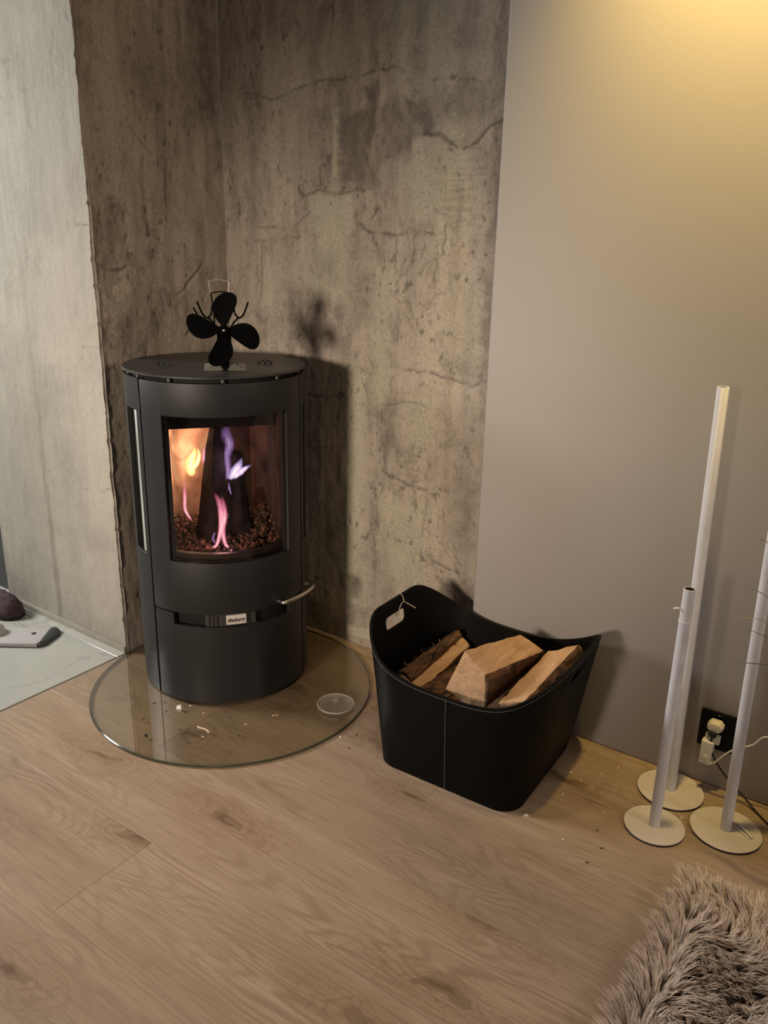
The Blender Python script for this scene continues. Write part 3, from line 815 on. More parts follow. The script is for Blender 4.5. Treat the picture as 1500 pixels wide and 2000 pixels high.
emb = b.make('embers', M['ember'], None, smooth=0)
tag(emb, 'bed of embers and ash on the stove grate', 'embers', kind='stuff')
fire = thing('fire', 'flames rising around the charred logs in the stove', 'fire', loc(0, 0, 0.45))
def flame(pts, m, u, thick=0.006):
    """a tongue of fire: lens-shaped section swept along a line; 'body' fades to the edges and to the tip"""
    C_ = smooth_path([fire_pt(x, y, u) for x, y, w in pts], 6)
    Ws = []
    for i in range(len(pts) - 1):
        for j in range(6): Ws.append(pts[i][2] + (pts[i + 1][2] - pts[i][2]) * j / 6)
    Ws.append(pts[-1][2])
    ns = 6; prof = [(-1, 0), (-0.6, 0.6), (0, 1), (0.6, 0.6), (1, 0), (0.6, -0.6), (0, -1), (-0.6, -0.6)]
    vs = []; fs = []; cols = []
    n = len(C_)
    for i, c in enumerate(C_):
        tg = (C_[min(i + 1, n - 1)] - C_[max(i - 1, 0)]).normalized()
        side = tg.cross(UF).normalized()
        hw = Ws[i] * 0.00134 / 2
        e = min(1, i / (n * 0.10) + 0.25) * min(1, (n - 1 - i) / (n * 0.35))
        for s, d in prof:
            vs.append(c + side * hw * s + UF * thick * d * min(1, hw / 0.006))
            cols.append((1 - abs(s)) ** 0.8 * e)
    for i in range(n - 1):
        for j in range(8):
            k = (j + 1) % 8
            fs.append((i * 8 + j, i * 8 + k, (i + 1) * 8 + k, (i + 1) * 8 + j))
    me = bpy.data.meshes.new('flame'); me.from_pydata([tuple(v) for v in vs], [], fs); me.shade_smooth()
    ca = me.color_attributes.new('body', 'FLOAT_COLOR', 'POINT')
    ca.data.foreach_set('color', np.array([(c, c, c, 1) for c in cols]).reshape(-1))
    me.materials.append(M[m])
    return link('flame', me, fire)
flame([(376, 929, 14), (372, 915, 26), (373, 898, 24), (380, 882, 13), (377, 868, 4)], 'flame_yellow', 0.02)
flame([(372, 922, 8), (384, 905, 12), (389, 888, 9), (384, 872, 3)], 'flame_yellow', 0.03)
flame([(352, 950, 22), (338, 910, 40), (332, 875, 40), (345, 846, 26), (350, 832, 10)], 'flame_orange', -0.07)
flame([(372, 940, 30), (384, 900, 44), (398, 870, 46), (404, 846, 40), (400, 825, 14)], 'flame_orange', -0.08)
flame([(330, 850, 14), (333, 880, 13), (348, 897, 11), (368, 892, 8)], 'flame_orange', -0.03)
flame([(398, 905, 10), (402, 880, 16), (418, 862, 16), (432, 850, 6)], 'flame_pink', -0.03)
flame([(420, 896, 12), (440, 888, 22), (448, 870, 22), (442, 850, 26), (440, 828, 16)], 'flame_violet', 0.02)
flame([(444, 936, 12), (445, 915, 18), (444, 896, 16), (449, 876, 10)], 'flame_violet', 0.03)
flame([(448, 936, 10), (458, 922, 24), (466, 910, 20), (473, 894, 5)], 'flame_white', 0.05)
flame([(456, 934, 8), (470, 922, 16), (480, 914, 10), (492, 908, 3)], 'flame_white', 0.055)
flame([(394, 1086, 5), (410, 1076, 7), (424, 1062, 8), (431, 1035, 12), (432, 1005, 14), (428, 980, 14), (418, 962, 6)], 'flame_pink', 0.13)
flame([(468, 1084, 7), (452, 1076, 9), (440, 1062, 9), (435, 1035, 13), (438, 1008, 16), (436, 985, 12), (433, 968, 4)], 'flame_pink', 0.125)
flame([(374, 1016, 5), (362, 996, 9), (361, 970, 9), (360, 935, 6)], 'flame_pink', 0.0)
flame([(452, 966, 3), (448, 955, 6), (447, 940, 5)], 'flame_violet', 0.07)
flame([(420, 1040, 4), (416, 1052, 6), (422, 1062, 5)], 'flame_violet', 0.12)
for (px, py, u, e, c) in ((372, 905, -0.03, 0.75, (1.0, 0.66, 0.46)), (350, 870, -0.05, 0.70, (1.0, 0.62, 0.44)), (455, 905, 0.06, 0.22, (0.75, 0.55, 1.0)), (433, 1040, 0.145, 0.16, (1.0, 0.45, 0.5))):
    light('flame_light', 'POINT', fire_pt(px, py, u), e, c, None, 0.025)

# ------------------------------------------------------------------ heat fan on the stove
FB = Vector((-1.557, 1.495, 0.9287))
fan = thing('stove_fan', 'small black four-bladed heat fan on top of the stove', 'fan', FB)
FD = Vector((-(FB.x - CAM.x), -(FB.y - CAM.y), 0)).normalized()      # it looks into the room
FS = Vector((0, 0, 1)).cross(FD).normalized()                        # to the right as seen from the room
def fp(s, d, z): return FB + FS * s + FD * d + Vector((0, 0, z))
HZ = 0.1055; FRONT = 0.032
ang = math.atan2(FS.y, FS.x)
for s in (-1, 1):
    b = MB(); vs = []
    for th in (0.0, -0.0025):
        vs += [fp(s * 0.006, 0.010 + th, 0.0005), fp(s * 0.053, 0.016 + th, 0.0005), fp(s * 0.052, -0.004 + th, 0.0165), fp(s * 0.016, -0.006 + th, 0.0165), fp(s * 0.007, -0.004 + th, 0.028)]
    b.add(vs, [(0, 1, 2, 3, 4), (9, 8, 7, 6, 5)] + [(i, 5 + i, 5 + (i + 1) % 5, (i + 1) % 5) for i in range(5)])
    b.make('foot', M['fan_foot'], fan, bevel=0.0006, seg=1)
b = MB(); b.tube([fp(0, 0.0, 0.0), fp(0, 0.0, 0.10)], 0.005, 10); b.box(fp(0, -0.002, 0.012), (0.02, 0.02, 0.024), ang)
b.make('stem', M['fan_black'], fan)
b = MB(); b.box(fp(0, -0.012, 0.082), (0.036, 0.03, 0.05), ang); b.make('heat_block', M['fan_black'], fan, bevel=0.003)
b = MB(); b.tube([fp(0, -0.004, HZ), fp(0, FRONT - 0.006, HZ)], 0.009, 14); b.tube([fp(0, FRONT - 0.006, HZ), fp(0, FRONT + 0.010, HZ)], [0.014, 0.010], 18)
b.make('hub', M['fan_black'], fan)
b = MB(); b.lathe([(0, 0.0), (0.0042, 0.0), (0.003, 0.003), (0, 0.004)], (0, 0, 0), 14)
b.v = [tuple(fp(0, FRONT + 0.0095, HZ) + FS * v[0] + Vector((0, 0, v[1])) + FD * v[2]) for v in b.v]
b.make('hub_cap', M['chrome'], fan)
for a in (80, -20, -105, 166):
    ca, sa = math.cos(R(a)), math.sin(R(a))
    ax = FS * ca + Vector((0, 0, sa)); sd = -FS * sa + Vector((0, 0, ca))
    outl = []
    K = 28
    for i in range(K):                                # paddle outline in (along, across)
        q = 2 * PI * i / K
        al = 0.0525 + 0.042 * math.cos(q); wd = 0.0335 * math.sin(q) * (0.80 + 0.22 * math.cos(q - 0.5))
        outl.append((al, wd + 0.006 * math.sin(al * 40)))
    vs = []
    for th in (0.0006, -0.0006):
        vs += [fp(0, FRONT, HZ) + ax * al + sd * wd + FD * (th - 0.26 * wd + 5.0 * wd * wd) for al, wd in outl]
        vs.append(fp(0, FRONT, HZ) + ax * 0.0525 + FD * th)
    fs = []
    for i in range(K):
        j = (i + 1) % K
        fs += [(i, j, K), (K + 1 + j, K + 1 + i, 2 * K + 1), (i, K + 1 + i, K + 1 + j, j)]
    b = MB(); b.add(vs, fs)
    root = [fp(0, FRONT, HZ) + ax * 0.008, fp(0, FRONT, HZ) + ax * 0.018]
    b.tube(root, [0.006, 0.004], 8)
    b.make('blade', M['fan_black'], fan, smooth=50)
def tube_part(pts, r, name, m): bb = MB(); bb.tube(smooth_path(pts, 6), r, 8); return bb.make(name, m, fan)
for s in (-1, 1):                                     # forked cooling fins behind the blades
    tube_part([fp(s * 0.012, -0.012, 0.10), fp(s * 0.028, -0.014, 0.122), fp(s * 0.036, -0.014, 0.132), fp(s * 0.030, -0.014, 0.142), fp(s * 0.026, -0.014, 0.165)], 0.0022, 'cooling_fin', M['fan_black'])
    tube_part([fp(s * 0.034, -0.014, 0.130), fp(s * 0.046, -0.014, 0.134), fp(s * 0.055, -0.014, 0.148), fp(s * 0.064, -0.014, 0.171)], 0.0024, 'cooling_fin', M['fan_black'])
tube_part([fp(-0.056, -0.02, 0.12), fp(-0.066, -0.02, 0.140), fp(-0.074, -0.02, 0.157)], 0.0022, 'cooling_fin', M['fan_black'])
tube_part([fp(-0.022, -0.02, 0.10), fp(-0.024, -0.02, 0.15), fp(-0.029, -0.02, 0.192)], 0.0018, 'handle_arm', M['fan_black'])
tube_part([fp(-0.029, -0.02, 0.192), fp(-0.010, -0.02, 0.196), fp(0.008, -0.02, 0.195)], 0.0016, 'handle_bar', M['fan_black'])
hd = [fp(-0.030, -0.02, 0.192), fp(-0.0335, -0.02, 0.222), fp(-0.010, -0.02, 0.226), fp(0.017, -0.02, 0.222), fp(0.015, -0.02, 0.190)]
b = MB()
for p, q in zip(hd[:-1], hd[1:]): b.tube([p, q], 0.0011, 6)
b.make('carry_handle', M['wire'], fan)['label'] = 'thin pale wire carrying handle'

# ------------------------------------------------------------------ log basket
BC = (-0.830, 1.634); BROT = 0.03
def basket_xy(x, y): return (BC[0] + x * math.cos(BROT) - y * math.sin(BROT), BC[1] + x * math.sin(BROT) + y * math.cos(BROT))
def rrect(a, c, r, n=12, step=0.012):
    pts = []
    for sx, sy, t0 in ((1, 1, 0), (-1, 1, PI / 2), (-1, -1, PI), (1, -1, 1.5 * PI)):
        for i in range(n):
            t_ = t0 + PI / 2 * i / (n - 1)
            pts.append((sx * (a - r) + r * math.cos(t_), sy * (c - r) + r * math.sin(t_)))
    return pts
def resample(pts, n):
    P = np.array(pts + pts[:1]); d = np.r_[0, np.cumsum(np.hypot(*np.diff(P, axis=0).T))]
    s = np.linspace(0, d[-1], n, endpoint=False)
    return np.stack([np.interp(s, d, P[:, 0]), np.interp(s, d, P[:, 1])], 1)
NB = 168
bot = resample(rrect(0.192, 0.188, 0.055), NB); topr = resample(rrect(0.262, 0.207, 0.125), NB)
def zrim(x): u = min(1, abs(x) / 0.262); return 0.262 + 0.106 * u ** 3
basket = thing('log_basket', 'black leather log basket with high handled sides, filled with firewood', 'basket', (BC[0], BC[1], 0))
TH = 0.006; KV = 14
def wall_pt(i, v, inset):
    p = bot[i] + (topr[i] - bot[i]) * (v ** 0.9)
    q = np.array(p); ln = np.hypot(*q); q = q * (1 - inset / ln)
    x, y = basket_xy(*q); return (x, y, 0.0015 + (zrim(topr[i][0]) - 0.0015) * v)
b = MB(); vs = []; fs = []
lay = [(v / KV, 0.0) for v in range(KV + 1)] + [(1.0 - v / KV, TH) for v in range(KV)] + [(0.025, TH)]
for v, ins in lay: vs += [wall_pt(i, v, ins) for i in range(NB)]
L = len(lay)
for k in range(L - 1):
    for i in range(NB):
        j = (i + 1) % NB; fs.append((k * NB + i, k * NB + j, (k + 1) * NB + j, (k + 1) * NB + i))
fs.append(tuple(range(NB))[::-1]); fs.append(tuple(range((L - 1) * NB, L * NB)))
b.add(vs, fs)
body = b.make('basket_body', M['leather'], basket, smooth=50)
# cut the two hand holes
cut = MB()
for sx in (-1, 1):
    pts = rrect(0.047, 0.018, 0.013, 6)
    v2 = []
    for dx in (-0.06, 0.06):
        for (yy, zz) in pts:
            X, Y = basket_xy(sx * 0.252 + dx, -0.018 + yy); v2.append((X, Y, 0.3135 + zz))
    k = len(pts); f2 = [tuple(range(k)), tuple(range(k, 2 * k))[::-1]] + [(i, k + i, k + (i + 1) % k, (i + 1) % k) for i in range(k)]
    cut.add(v2, f2)
co = cut.make('cutter', M['leather'], None, smooth=0)
md = body.modifiers.new('b', 'BOOLEAN'); md.operation = 'DIFFERENCE'; md.object = co; md.solver = 'EXACT'
bpy.context.view_layer.update()
old = body.data
nm_ = bpy.data.meshes.new_from_object(body.evaluated_get(bpy.context.evaluated_depsgraph_get()))
body.modifiers.clear(); body.data = nm_; bpy.data.objects.remove(co)
nm_.shade_smooth(); nm_.set_sharp_from_angle(angle=R(50))
# stitching: rim line and the upright seams, short raised stitches
def stitches(paths, name):
    b = MB()
    for pts in paths:
        P = np.array(pts); d = np.r_[0, np.cumsum(np.linalg.norm(np.diff(P, axis=0), axis=1))]
        n = int(d[-1] / 0.0055)
        at = lambda s: Vector([np.interp(s, d, P[:, k]) for k in range(3)])
        for i in range(n):
            a, c = at(i * 0.0055), at(i * 0.0055 + 0.004)
            b.tube([a, c], 0.00065, 4, False)
    return b.make(name, M['thread'], basket, smooth=0)
rimline = [wall_pt(i % NB, 0.975, -0.0006) for i in range(NB + 1)]
st = stitches([rimline], 'rim_stitching'); st['kind'] = 'stuff'
mid_f = min(range(NB), key=lambda i: abs(topr[i][0] - 0.01) + (10 if topr[i][1] > 0 else 0))
mid_b = min(range(NB), key=lambda i: abs(topr[i][0] - 0.01) + (10 if topr[i][1] < 0 else 0))
for i in (mid_f, mid_b):
    sy = -1 if i == mid_f else 1
    P0 = Vector((*basket_xy(0.012, sy * 0.1888), 0.003)); P1 = Vector(wall_pt(i, 1.0, -0.0009))
    line = [(P0.x + (P1.x - P0.x) * v, P0.y + (P1.y - P0.y) * v ** 0.9 + sy * 0.0006, P0.z + (P1.z - P0.z) * v) for v in (k_ / 24 for k_ in range(25))]
    st = stitches([line], 'seam_stitching'); st['kind'] = 'stuff'
# string knotted through the left hand hole
hx, hy, hz = -1.082, 1.628, 0.331
def B3(x, y, z): X, Y = basket_xy(x, y); return (X, Y, z)
b = MB()
b.tube(smooth_path([B3(-0.262, 0.012, 0.326), B3(-0.2685, 0.014, 0.345), B3(-0.266, 0.016, 0.3665), B3(-0.259, 0.018, 0.3715), B3(-0.2515, 0.018, 0.366), B3(-0.2475, 0.018, 0.356), B3(-0.2465, 0.020, 0.350)], 6), 0.0013, 6)
b.tube(smooth_path([B3(-0.2465, 0.020, 0.350), B3(-0.2440, 0.005, 0.3525), B3(-0.2425, -0.008, 0.344), B3(-0.2430, -0.010, 0.332), B3(-0.248, -0.010, 0.323), B3(-0.254, -0.009, 0.320), B3(-0.260, 0.005, 0.322), B3(-0.262, 0.012, 0.326)], 6), 0.0013, 6)
b.tube(smooth_path([B3(-0.2465, 0.020, 0.350), B3(-0.238, 0.028, 0.343), B3(-0.228, 0.036, 0.335), B3(-0.224, 0.040, 0.331)], 6), [0.0013] * 17 + [0.0017, 0.0024], 6)
b.lathe([(0, -0.003), (0.0028, 0), (0, 0.003)], B3(-0.2465, 0.020, 0.350), 8)
o = b.make('string', M['string'], None, smooth=60)
tag(o, 'thin tan string knotted through the left hand hole of the basket', 'string')

# ------------------------------------------------------------------ firewood
def log(name, label, near, far, bark_edges, seed, rough=0.0018, bark_t=0.004):
    """split log: cross-section polygons (x, y, z) at both ends; bark on the listed edges"""
    rg = random.Random(seed); n = len(near); K = 12; SUB = 3
    def ringpts(t_):
        c = [Vector(p).lerp(Vector(q), t_) for p, q in zip(near, far)]
        out = []
        for i in range(n):
            for s in range(SUB): out.append(c[i].lerp(c[(i + 1) % n], s / SUB))
        return out
    N_ = n * SUB; vs = []; fs = []
    for k in range(K + 1):
        for p in ringpts(k / K):
            vs.append(p + Vector((rg.uniform(-1, 1), rg.uniform(-1, 1) * (2 if k in (0, K) else 0.3), rg.uniform(-1, 1))) * rough)
    for k in range(K):
        for i in range(N_):
            j = (i + 1) % N_; fs.append((k * N_ + i, k * N_ + j, (k + 1) * N_ + j, (k + 1) * N_ + i))
    cen = [sum((Vector(p) for p in e), Vector()) / n for e in (near, far)]
    for e, base in ((0, 0), (1, K * N_)):
        ci = len(vs); vs.append(cen[e] + Vector((0, rg.uniform(-.002, .002), 0)))
        for i in range(N_): fs.append((base + i, base + (i + 1) % N_, ci))
    b = MB(); b.add(vs, fs)
    org = tuple((cen[0] + cen[1]) / 2)
    o = b.make(name, M['wood'], None, smooth=28, origin=org)
    tag(o, label, 'log', 'split logs in the basket')
    if bark_edges:
        b = MB()
        for e in bark_edges:
            vs = []; fs = []; KK = 26; SS = 8
            axis = (cen[1] - cen[0]).normalized()
            for lay_ in (0, 1):
                for k in range(KK + 1):
                    t_ = 0.004 + 0.99 * k / KK
                    A, B_ = Vector(near[e]).lerp(Vector(far[e]), t_), Vector(near[(e + 1) % n]).lerp(Vector(far[(e + 1) % n]), t_)
                    mid = cen[0].lerp(cen[1], t_)
                    nn = (B_ - A).cross(axis).normalized()
                    if nn.dot((A + B_) / 2 - mid) < 0: nn = -nn
                    for s in range(SS + 1):
                        p = A.lerp(B_, s / SS)
                        edge = 0.35 if s in (0, SS) else 1.0
                        bump = (0.6 + 1.1 * rg.random() ** 2 + 0.8 * math.sin(math.pi * s / SS)) * bark_t * edge
                        vs.append(p + nn * (bump if lay_ else -0.0015) + axis * (rg.uniform(-.003, .003) if lay_ else 0))
            m_ = (KK + 1) * (SS + 1)
            for k in range(KK):
                for s in range(SS):
                    a = k * (SS + 1) + s
                    q = (a, a + 1, a + SS + 2, a + SS + 1)
                    fs.append(q[::-1]); fs.append(tuple(x + m_ for x in q))
            rim = [s for s in range(SS + 1)] + [(k + 1) * (SS + 1) - 1 for k in range(1, KK + 1)] + [KK * (SS + 1) + s for s in range(SS - 1, -1, -1)] + [k * (SS + 1) for k in range(KK - 1, 0, -1)]
            for i in range(len(rim)):
                a, c = rim[i], rim[(i + 1) % len(rim)]; fs.append((a, c, c + m_, a + m_))
            b.add(vs, fs)
        bk = b.make('bark', M['bark'], o, smooth=35, origin=org)
    return o
log('firewood_log', 'thick split log on top in the middle of the basket, pale end facing the room',
    [(-0.797, 1.481, 0.366), (-0.741, 1.478, 0.323), (-0.738, 1.482, 0.236), (-0.790, 1.484, 0.222), (-0.845, 1.484, 0.250)],
    [(-0.779, 1.735, 0.310), (-0.707, 1.730, 0.291), (-0.737, 1.728, 0.228), (-0.79, 1.730, 0.205), (-0.842, 1.733, 0.245)], [1], 3)
log('firewood_log', 'split log with a broad flat face by the right hand hole of the basket',
    [(-0.704, 1.478, 0.262), (-0.642, 1.482, 0.288), (-0.634, 1.484, 0.255), (-0.665, 1.486, 0.195)],
    [(-0.703, 1.742, 0.284), (-0.624, 1.738, 0.330), (-0.606, 1.738, 0.296), (-0.665, 1.742, 0.215)], [1], 5, 0.0022)
log('firewood_log', 'narrow log with shaggy bark on top at the left of the basket',
    [(-1.002, 1.520, 0.222), (-0.966, 1.520, 0.203), (-0.935, 1.520, 0.196), (-0.950, 1.520, 0.160), (-1.000, 1.520, 0.165)],
    [(-1.004, 1.800, 0.226), (-0.982, 1.800, 0.212), (-0.955, 1.800, 0.196), (-0.965, 1.800, 0.160), (-1.002, 1.800, 0.165)], [0, 4], 8, 0.0025, 0.007)
sh = [o for o in bpy.data.objects if o.get('label', '').startswith('narrow log with shaggy bark')][0]
b = MB(); rg = random.Random(4)
for i in range(16):
    y = rg.uniform(1.53, 1.66) if i < 11 else rg.uniform(1.66, 1.79); x = -1.004 + rg.uniform(-0.004, 0.030); z = 0.224 - (x + 1.004) * 0.5
    d = Vector((rg.uniform(-0.5, 0.1), rg.uniform(-0.9, 0.2), rg.uniform(0.35, 0.9))).normalized() * rg.uniform(0.010, 0.024)
    p = Vector((x, y, z)); b.tube([p, p + d * 0.6, p + d], [0.0030, 0.0024, 0.0006], 5)
fl_ = b.make('bark_splinters', M['bark'], sh, smooth=0); fl_['kind'] = 'stuff'
log('firewood_log', 'reddish log lying low between the narrow left log and the thick middle log',
    [(-0.938, 1.500, 0.205), (-0.862, 1.500, 0.200), (-0.850, 1.500, 0.140), (-0.930, 1.500, 0.140)],
    [(-0.945, 1.770, 0.170), (-0.870, 1.770, 0.175), (-0.855, 1.770, 0.110), (-0.935, 1.770, 0.110)], [0], 9, 0.002, 0.003)
log('firewood_log', 'log at the bottom of the basket under the thick middle log',
    [(-0.840, 1.490, 0.195), (-0.690, 1.490, 0.185), (-0.700, 1.490, 0.100), (-0.830, 1.490, 0.100)],
    [(-0.840, 1.770, 0.195), (-0.690, 1.770, 0.205), (-0.700, 1.770, 0.110), (-0.830, 1.770, 0.110)], [], 12, 0.002)
for k_, (x0, x1, z0_, z1_) in enumerate(((-0.975, -0.885, 0.014, 0.105), (-0.875, -0.77, 0.014, 0.092), (-0.76, -0.685, 0.014, 0.094))):
    log('firewood_log', ('log on the basket floor beneath the narrow left log', 'log on the basket floor beneath the middle logs', 'log on the basket floor at the right hand side')[k_],
        [(x0, 1.50, z1_), (x1, 1.50, z1_ - 0.01), (x1 - 0.01, 1.50, z0_), (x0 + 0.01, 1.50, z0_)],
        [(x0, 1.77, z1_ - 0.01), (x1, 1.77, z1_), (x1 - 0.01, 1.77, z0_), (x0 + 0.01, 1.77, z0_)], [], 20 + k_, 0.002)

# ------------------------------------------------------------------ white tube stands
def tube_stand(label, c, rf, top_c, h, rt=0.0122):
    t_ = thing('tube_stand', label, 'stand', (c[0], c[1], 0), 'white tube stands by the wall')
    b = MB(); b.lathe([(0, 0), (rf - 0.0008, 0), (rf - 0.0003, 0.0045), (0, 0.0045)], (c[0], c[1], 0), 64); b.make('felt_pad', M['felt'], t_, smooth=30)
    b = MB(); b.lathe([(0, 0.0045), (rf, 0.0045), (rf, 0.0062), (rf - 0.0008, 0.0070), (0, 0.0070)], (c[0], c[1], 0), 64); b.make('foot_disc', M['foot_white'], t_, smooth=30)
    ax = Vector((top_c[0] - c[0], top_c[1] - c[1], h)); n = 28; b = MB()
    vs = []; fs = []
    prof = [(rt, 0.007 / h), (rt, 0.35), (rt, 0.7), (rt, 1.0 - 0.0006), (rt - 0.0005, 1.0), (rt - 0.0012, 1.0), (rt - 0.0016, 0.9985), (rt - 0.0016, 0.85)]
    for r, q in prof:
        for i in range(n):
            a = 2 * PI * i / n
            vs.append((c[0] + ax.x * q + r * math.cos(a), c[1] + ax.y * q + r * math.sin(a), h * q))
    for k in range(len(prof) - 1):
        for i in range(n):
            j = (i + 1) % n; fs.append((k * n + i, k * n + j, (k + 1) * n + j, (k + 1) * n + i))
    o_ = b.add(vs, fs)
    b.m = [1 if i >= (len(prof) - 2) * n else 0 for i in range(len(fs))]
    tb = b.make('tube', [M['white_metal'], M['tube_inside']], t_, smooth=40)
    return t_, tb
tube_stand('tallest white tube stand, its foot nearest the wall', (-0.369, 1.772), 0.077, (-0.390, 1.776), 0.984)
tsh, tb = tube_stand('shortest white tube stand with a pin on its side', (-0.360, 1.620), 0.0668, (-0.360, 1.618), 0.592)
b = MB(); P_ = Vector((-0.372, 1.608, 0.548)); b.tube([P_, P_ + Vector((-0.010, -0.007, 0.0))], [0.002, 0.0026], 8); b.make('pin', M['white_metal'], tsh)
b = MB(); b.lathe([(0.0122, 0), (0.0134, 0.0008), (0.0134, 0.0052), (0.0122, 0.006)], (-0.360, 1.619, 0.515), 28); b.make('collar', M['white_metal'], tsh)
tube_stand('white tube stand in front of the black wall socket', (-0.2245, 1.704), 0.0768, (-0.236, 1.700), 0.76)

# ------------------------------------------------------------------ socket, plugs and cables
sk = thing('wall_socket', 'black square wall socket with two plugs in it', 'socket', (-0.301, YP, 0.157))
b = MB(); b.box((-0.301, YP - 0.005, 0.157), (0.082, 0.010, 0.097)); fr = b.make('cover_frame', M['socket_black'], sk, bevel=0.003)
for zz, xx in ((0.180, -0.301), (0.136, -0.301)):
    b = MB(); prof = [(0.0185, 0), (0.0195, 0.0015), (0.0205, 0)]
    vs = [];
    b.lathe([(0.0, 0.0), (0.0180, 0.0), (0.0195, 0.0012), (0.0205, 0.0)], (0, 0, 0), 28)
    b.v = [(xx + v[0], YP - 0.0100 - v[2], zz + v[1]) for v in b.v]
    b.make('outlet', M['socket_black'], sk)
b = MB(); b.tube([(-0.300, YP - 0.0098, 0.2005), (-0.300, YP - 0.0112, 0.2005)], 0.0013, 8); b.make('screw', M['chrome'], sk)
# upper plug with the black cable
pg = thing('power_plug', 'ivory mains plug in the upper outlet with a black cable', 'plug', (-0.303, YP - 0.012, 0.178))
b = MB(); n = 10
outl = [(-0.0185, -0.006), (-0.0185, 0.004), (-0.011, 0.013), (0.011, 0.013), (0.0185, 0.004), (0.0185, -0.006), (0.010, -0.014), (-0.010, -0.014)]
vs = []
for dy, sc in ((0.0115, 1.0), (0.030, 0.95), (0.036, 0.82)): vs += [(-0.303 + x * sc, YP - dy, 0.178 + z * sc) for x, z in outl]
fs = [tuple(range(8)), tuple(range(16, 24))[::-1]] + [(k * 8 + i, k * 8 + (i + 1) % 8, (k + 1) * 8 + (i + 1) % 8, (k + 1) * 8 + i) for k in range(2) for i in range(8)]
b.add(vs, fs); b.make('plug_body', M['ivory'], pg, bevel=0.0015)
b = MB(); b.box((-0.304, YP - 0.032, 0.162), (0.016, 0.018, 0.014)); b.make('strain_relief', M['cable_black'], pg, bevel=0.002)
# the cable drops to the floor and runs out to the right along the wall
cab = [(-0.304, YP - 0.034, 0.157), (-0.304, YP - 0.040, 0.135), (-0.294, YP - 0.040, 0.108), (-0.276, YP - 0.036, 0.080), (-0.247, YP - 0.030, 0.048), (-0.212, YP - 0.026, 0.018), (-0.182, YP - 0.042, 0.004), (-0.140, YP - 0.078, 0.0026), (-0.098, YP - 0.106, 0.0024), (-0.05, YP - 0.10, 0.0024), (0.08, YP - 0.06, 0.0024), (0.5, YP - 0.05, 0.0024)]
b = MB(); b.tube(smooth_path(cab, 8), 0.0024, 8); b.make('cable', M['cable_black'], pg)
ch = thing('charger', 'white plug-in charger block in the lower outlet of the black socket', 'charger', (-0.311, YP - 0.012, 0.125))
b = MB(); b.box((-0.305, YP - 0.019, 0.141), (0.034, 0.014, 0.022)); b.make('neck', M['ivory'], ch, bevel=0.003)
b = MB(); b.box((-0.311, YP - 0.034, 0.112), (0.028, 0.022, 0.062)); b.make('case', M['white_plastic'], ch, bevel=0.004, seg=3)
b = MB(); b.lathe([(0, 0.0025), (0.0052, 0.0022), (0.0062, 0)], (0, 0, 0), 18)
b.v = [(-0.311 + v[0], YP - 0.045 - v[2], 0.101 + v[1]) for v in b.v]; b.make('button', M['ivory'], ch)
wc = [(-0.299, YP - 0.037, 0.093), (-0.292, YP - 0.044, 0.090), tuple(on_plane(1420, 1471, 1, YP - 0.044)), tuple(on_plane(1442, 1461, 1, YP - 0.038)), tuple(on_plane(1470, 1455, 1, YP - 0.034)), tuple(on_plane(1500, 1440, 1, YP - 0.034)), (-0.12, YP - 0.04, 0.185), (0.05, YP - 0.05, 0.20), (0.3, YP - 0.05, 0.10), (0.5, YP - 0.06, 0.0028)]
b = MB(); b.tube(smooth_path(wc, 8), 0.0019, 8); b.make('cable', M['white_plastic'], ch)
# flat white cable end resting on the third foot disc
b = MB(); q = [(-0.2185, 1.735, 0.0105), (-0.200, 1.728, 0.0108), (-0.182, 1.716, 0.0108), (-0.168, 1.703, 0.0098)]
b.tube(smooth_path(q, 6), 0.0030, 8); q2 = [(p[0] - 0.006, p[1] - 0.007, p[2] - 0.0015) for p in q]; b.tube(smooth_path(q2, 6), 0.0017, 8)
o = b.make('cable_tie', M['white_plastic'], None); tag(o, 'short white cable strip on the foot disc below the socket', 'cable')

# ------------------------------------------------------------------ grass plant reaching in from the right
pl = thing('grass_plant', 'thin-leaved grass plant whose blades reach in beside the white tube stands', 'plant', (0.16, 1.68, 0))
b = MB(); b.lathe([(0, 0), (0.085, 0), (0.11, 0.18), (0.115, 0.2), (0.105, 0.2), (0.10, 0.185), (0, 0.185)], (0.16, 1.68, 0), 40); b.make('pot', M['pot'], pl, smooth=40)
b = MB(); b.lathe([(0.10, 0.0), (0.06, 0.006), (0, 0.008)], (0.16, 1.68, 0.1835), 24); b.make('soil', M['soil'], pl)
def blade(tip, mid, m, w=0.0035):
    base = Vector((0.16 + random.uniform(-0.03, 0.03), 1.68 + random.uniform(-0.03, 0.03), 0.187))
    P = smooth_path([base, base.lerp(Vector(mid), 0.55) + Vector((0, 0, 0.10)), Vector(mid), Vector(tip)], 8)
    vs = []; n = len(P)
    for i, p in enumerate(P):
        tg = (P[min(i + 1, n - 1)] - P[max(i - 1, 0)]).normalized()
        sd = tg.cross(Vector((0, 0, 1))).normalized() if abs(tg.z) < 0.95 else Vector((0, 1, 0)); up = sd.cross(tg)
        q = i / (n - 1); ww = w * (0.8 + 0.4 * math.sin(q * PI)) * (1 - q ** 3) + 0.0003
        vs += [p + sd * ww, p + up * ww * 0.35, p - sd * ww, p - up * ww * 0.2]
    fs = [(i * 4 + j, i * 4 + (j + 1) % 4, i * 4 + 4 + (j + 1) % 4, i * 4 + 4 + j) for i in range(n - 1) for j in range(4)]
    b = MB(); b.add(vs, fs + [(3, 2, 1, 0), (n * 4 - 4, n * 4 - 3, n * 4 - 2, n * 4 - 1)]); b.make('grass_blade', M[m], pl)
T = lambda x, y, yy: on_plane(x, y, 1, yy)
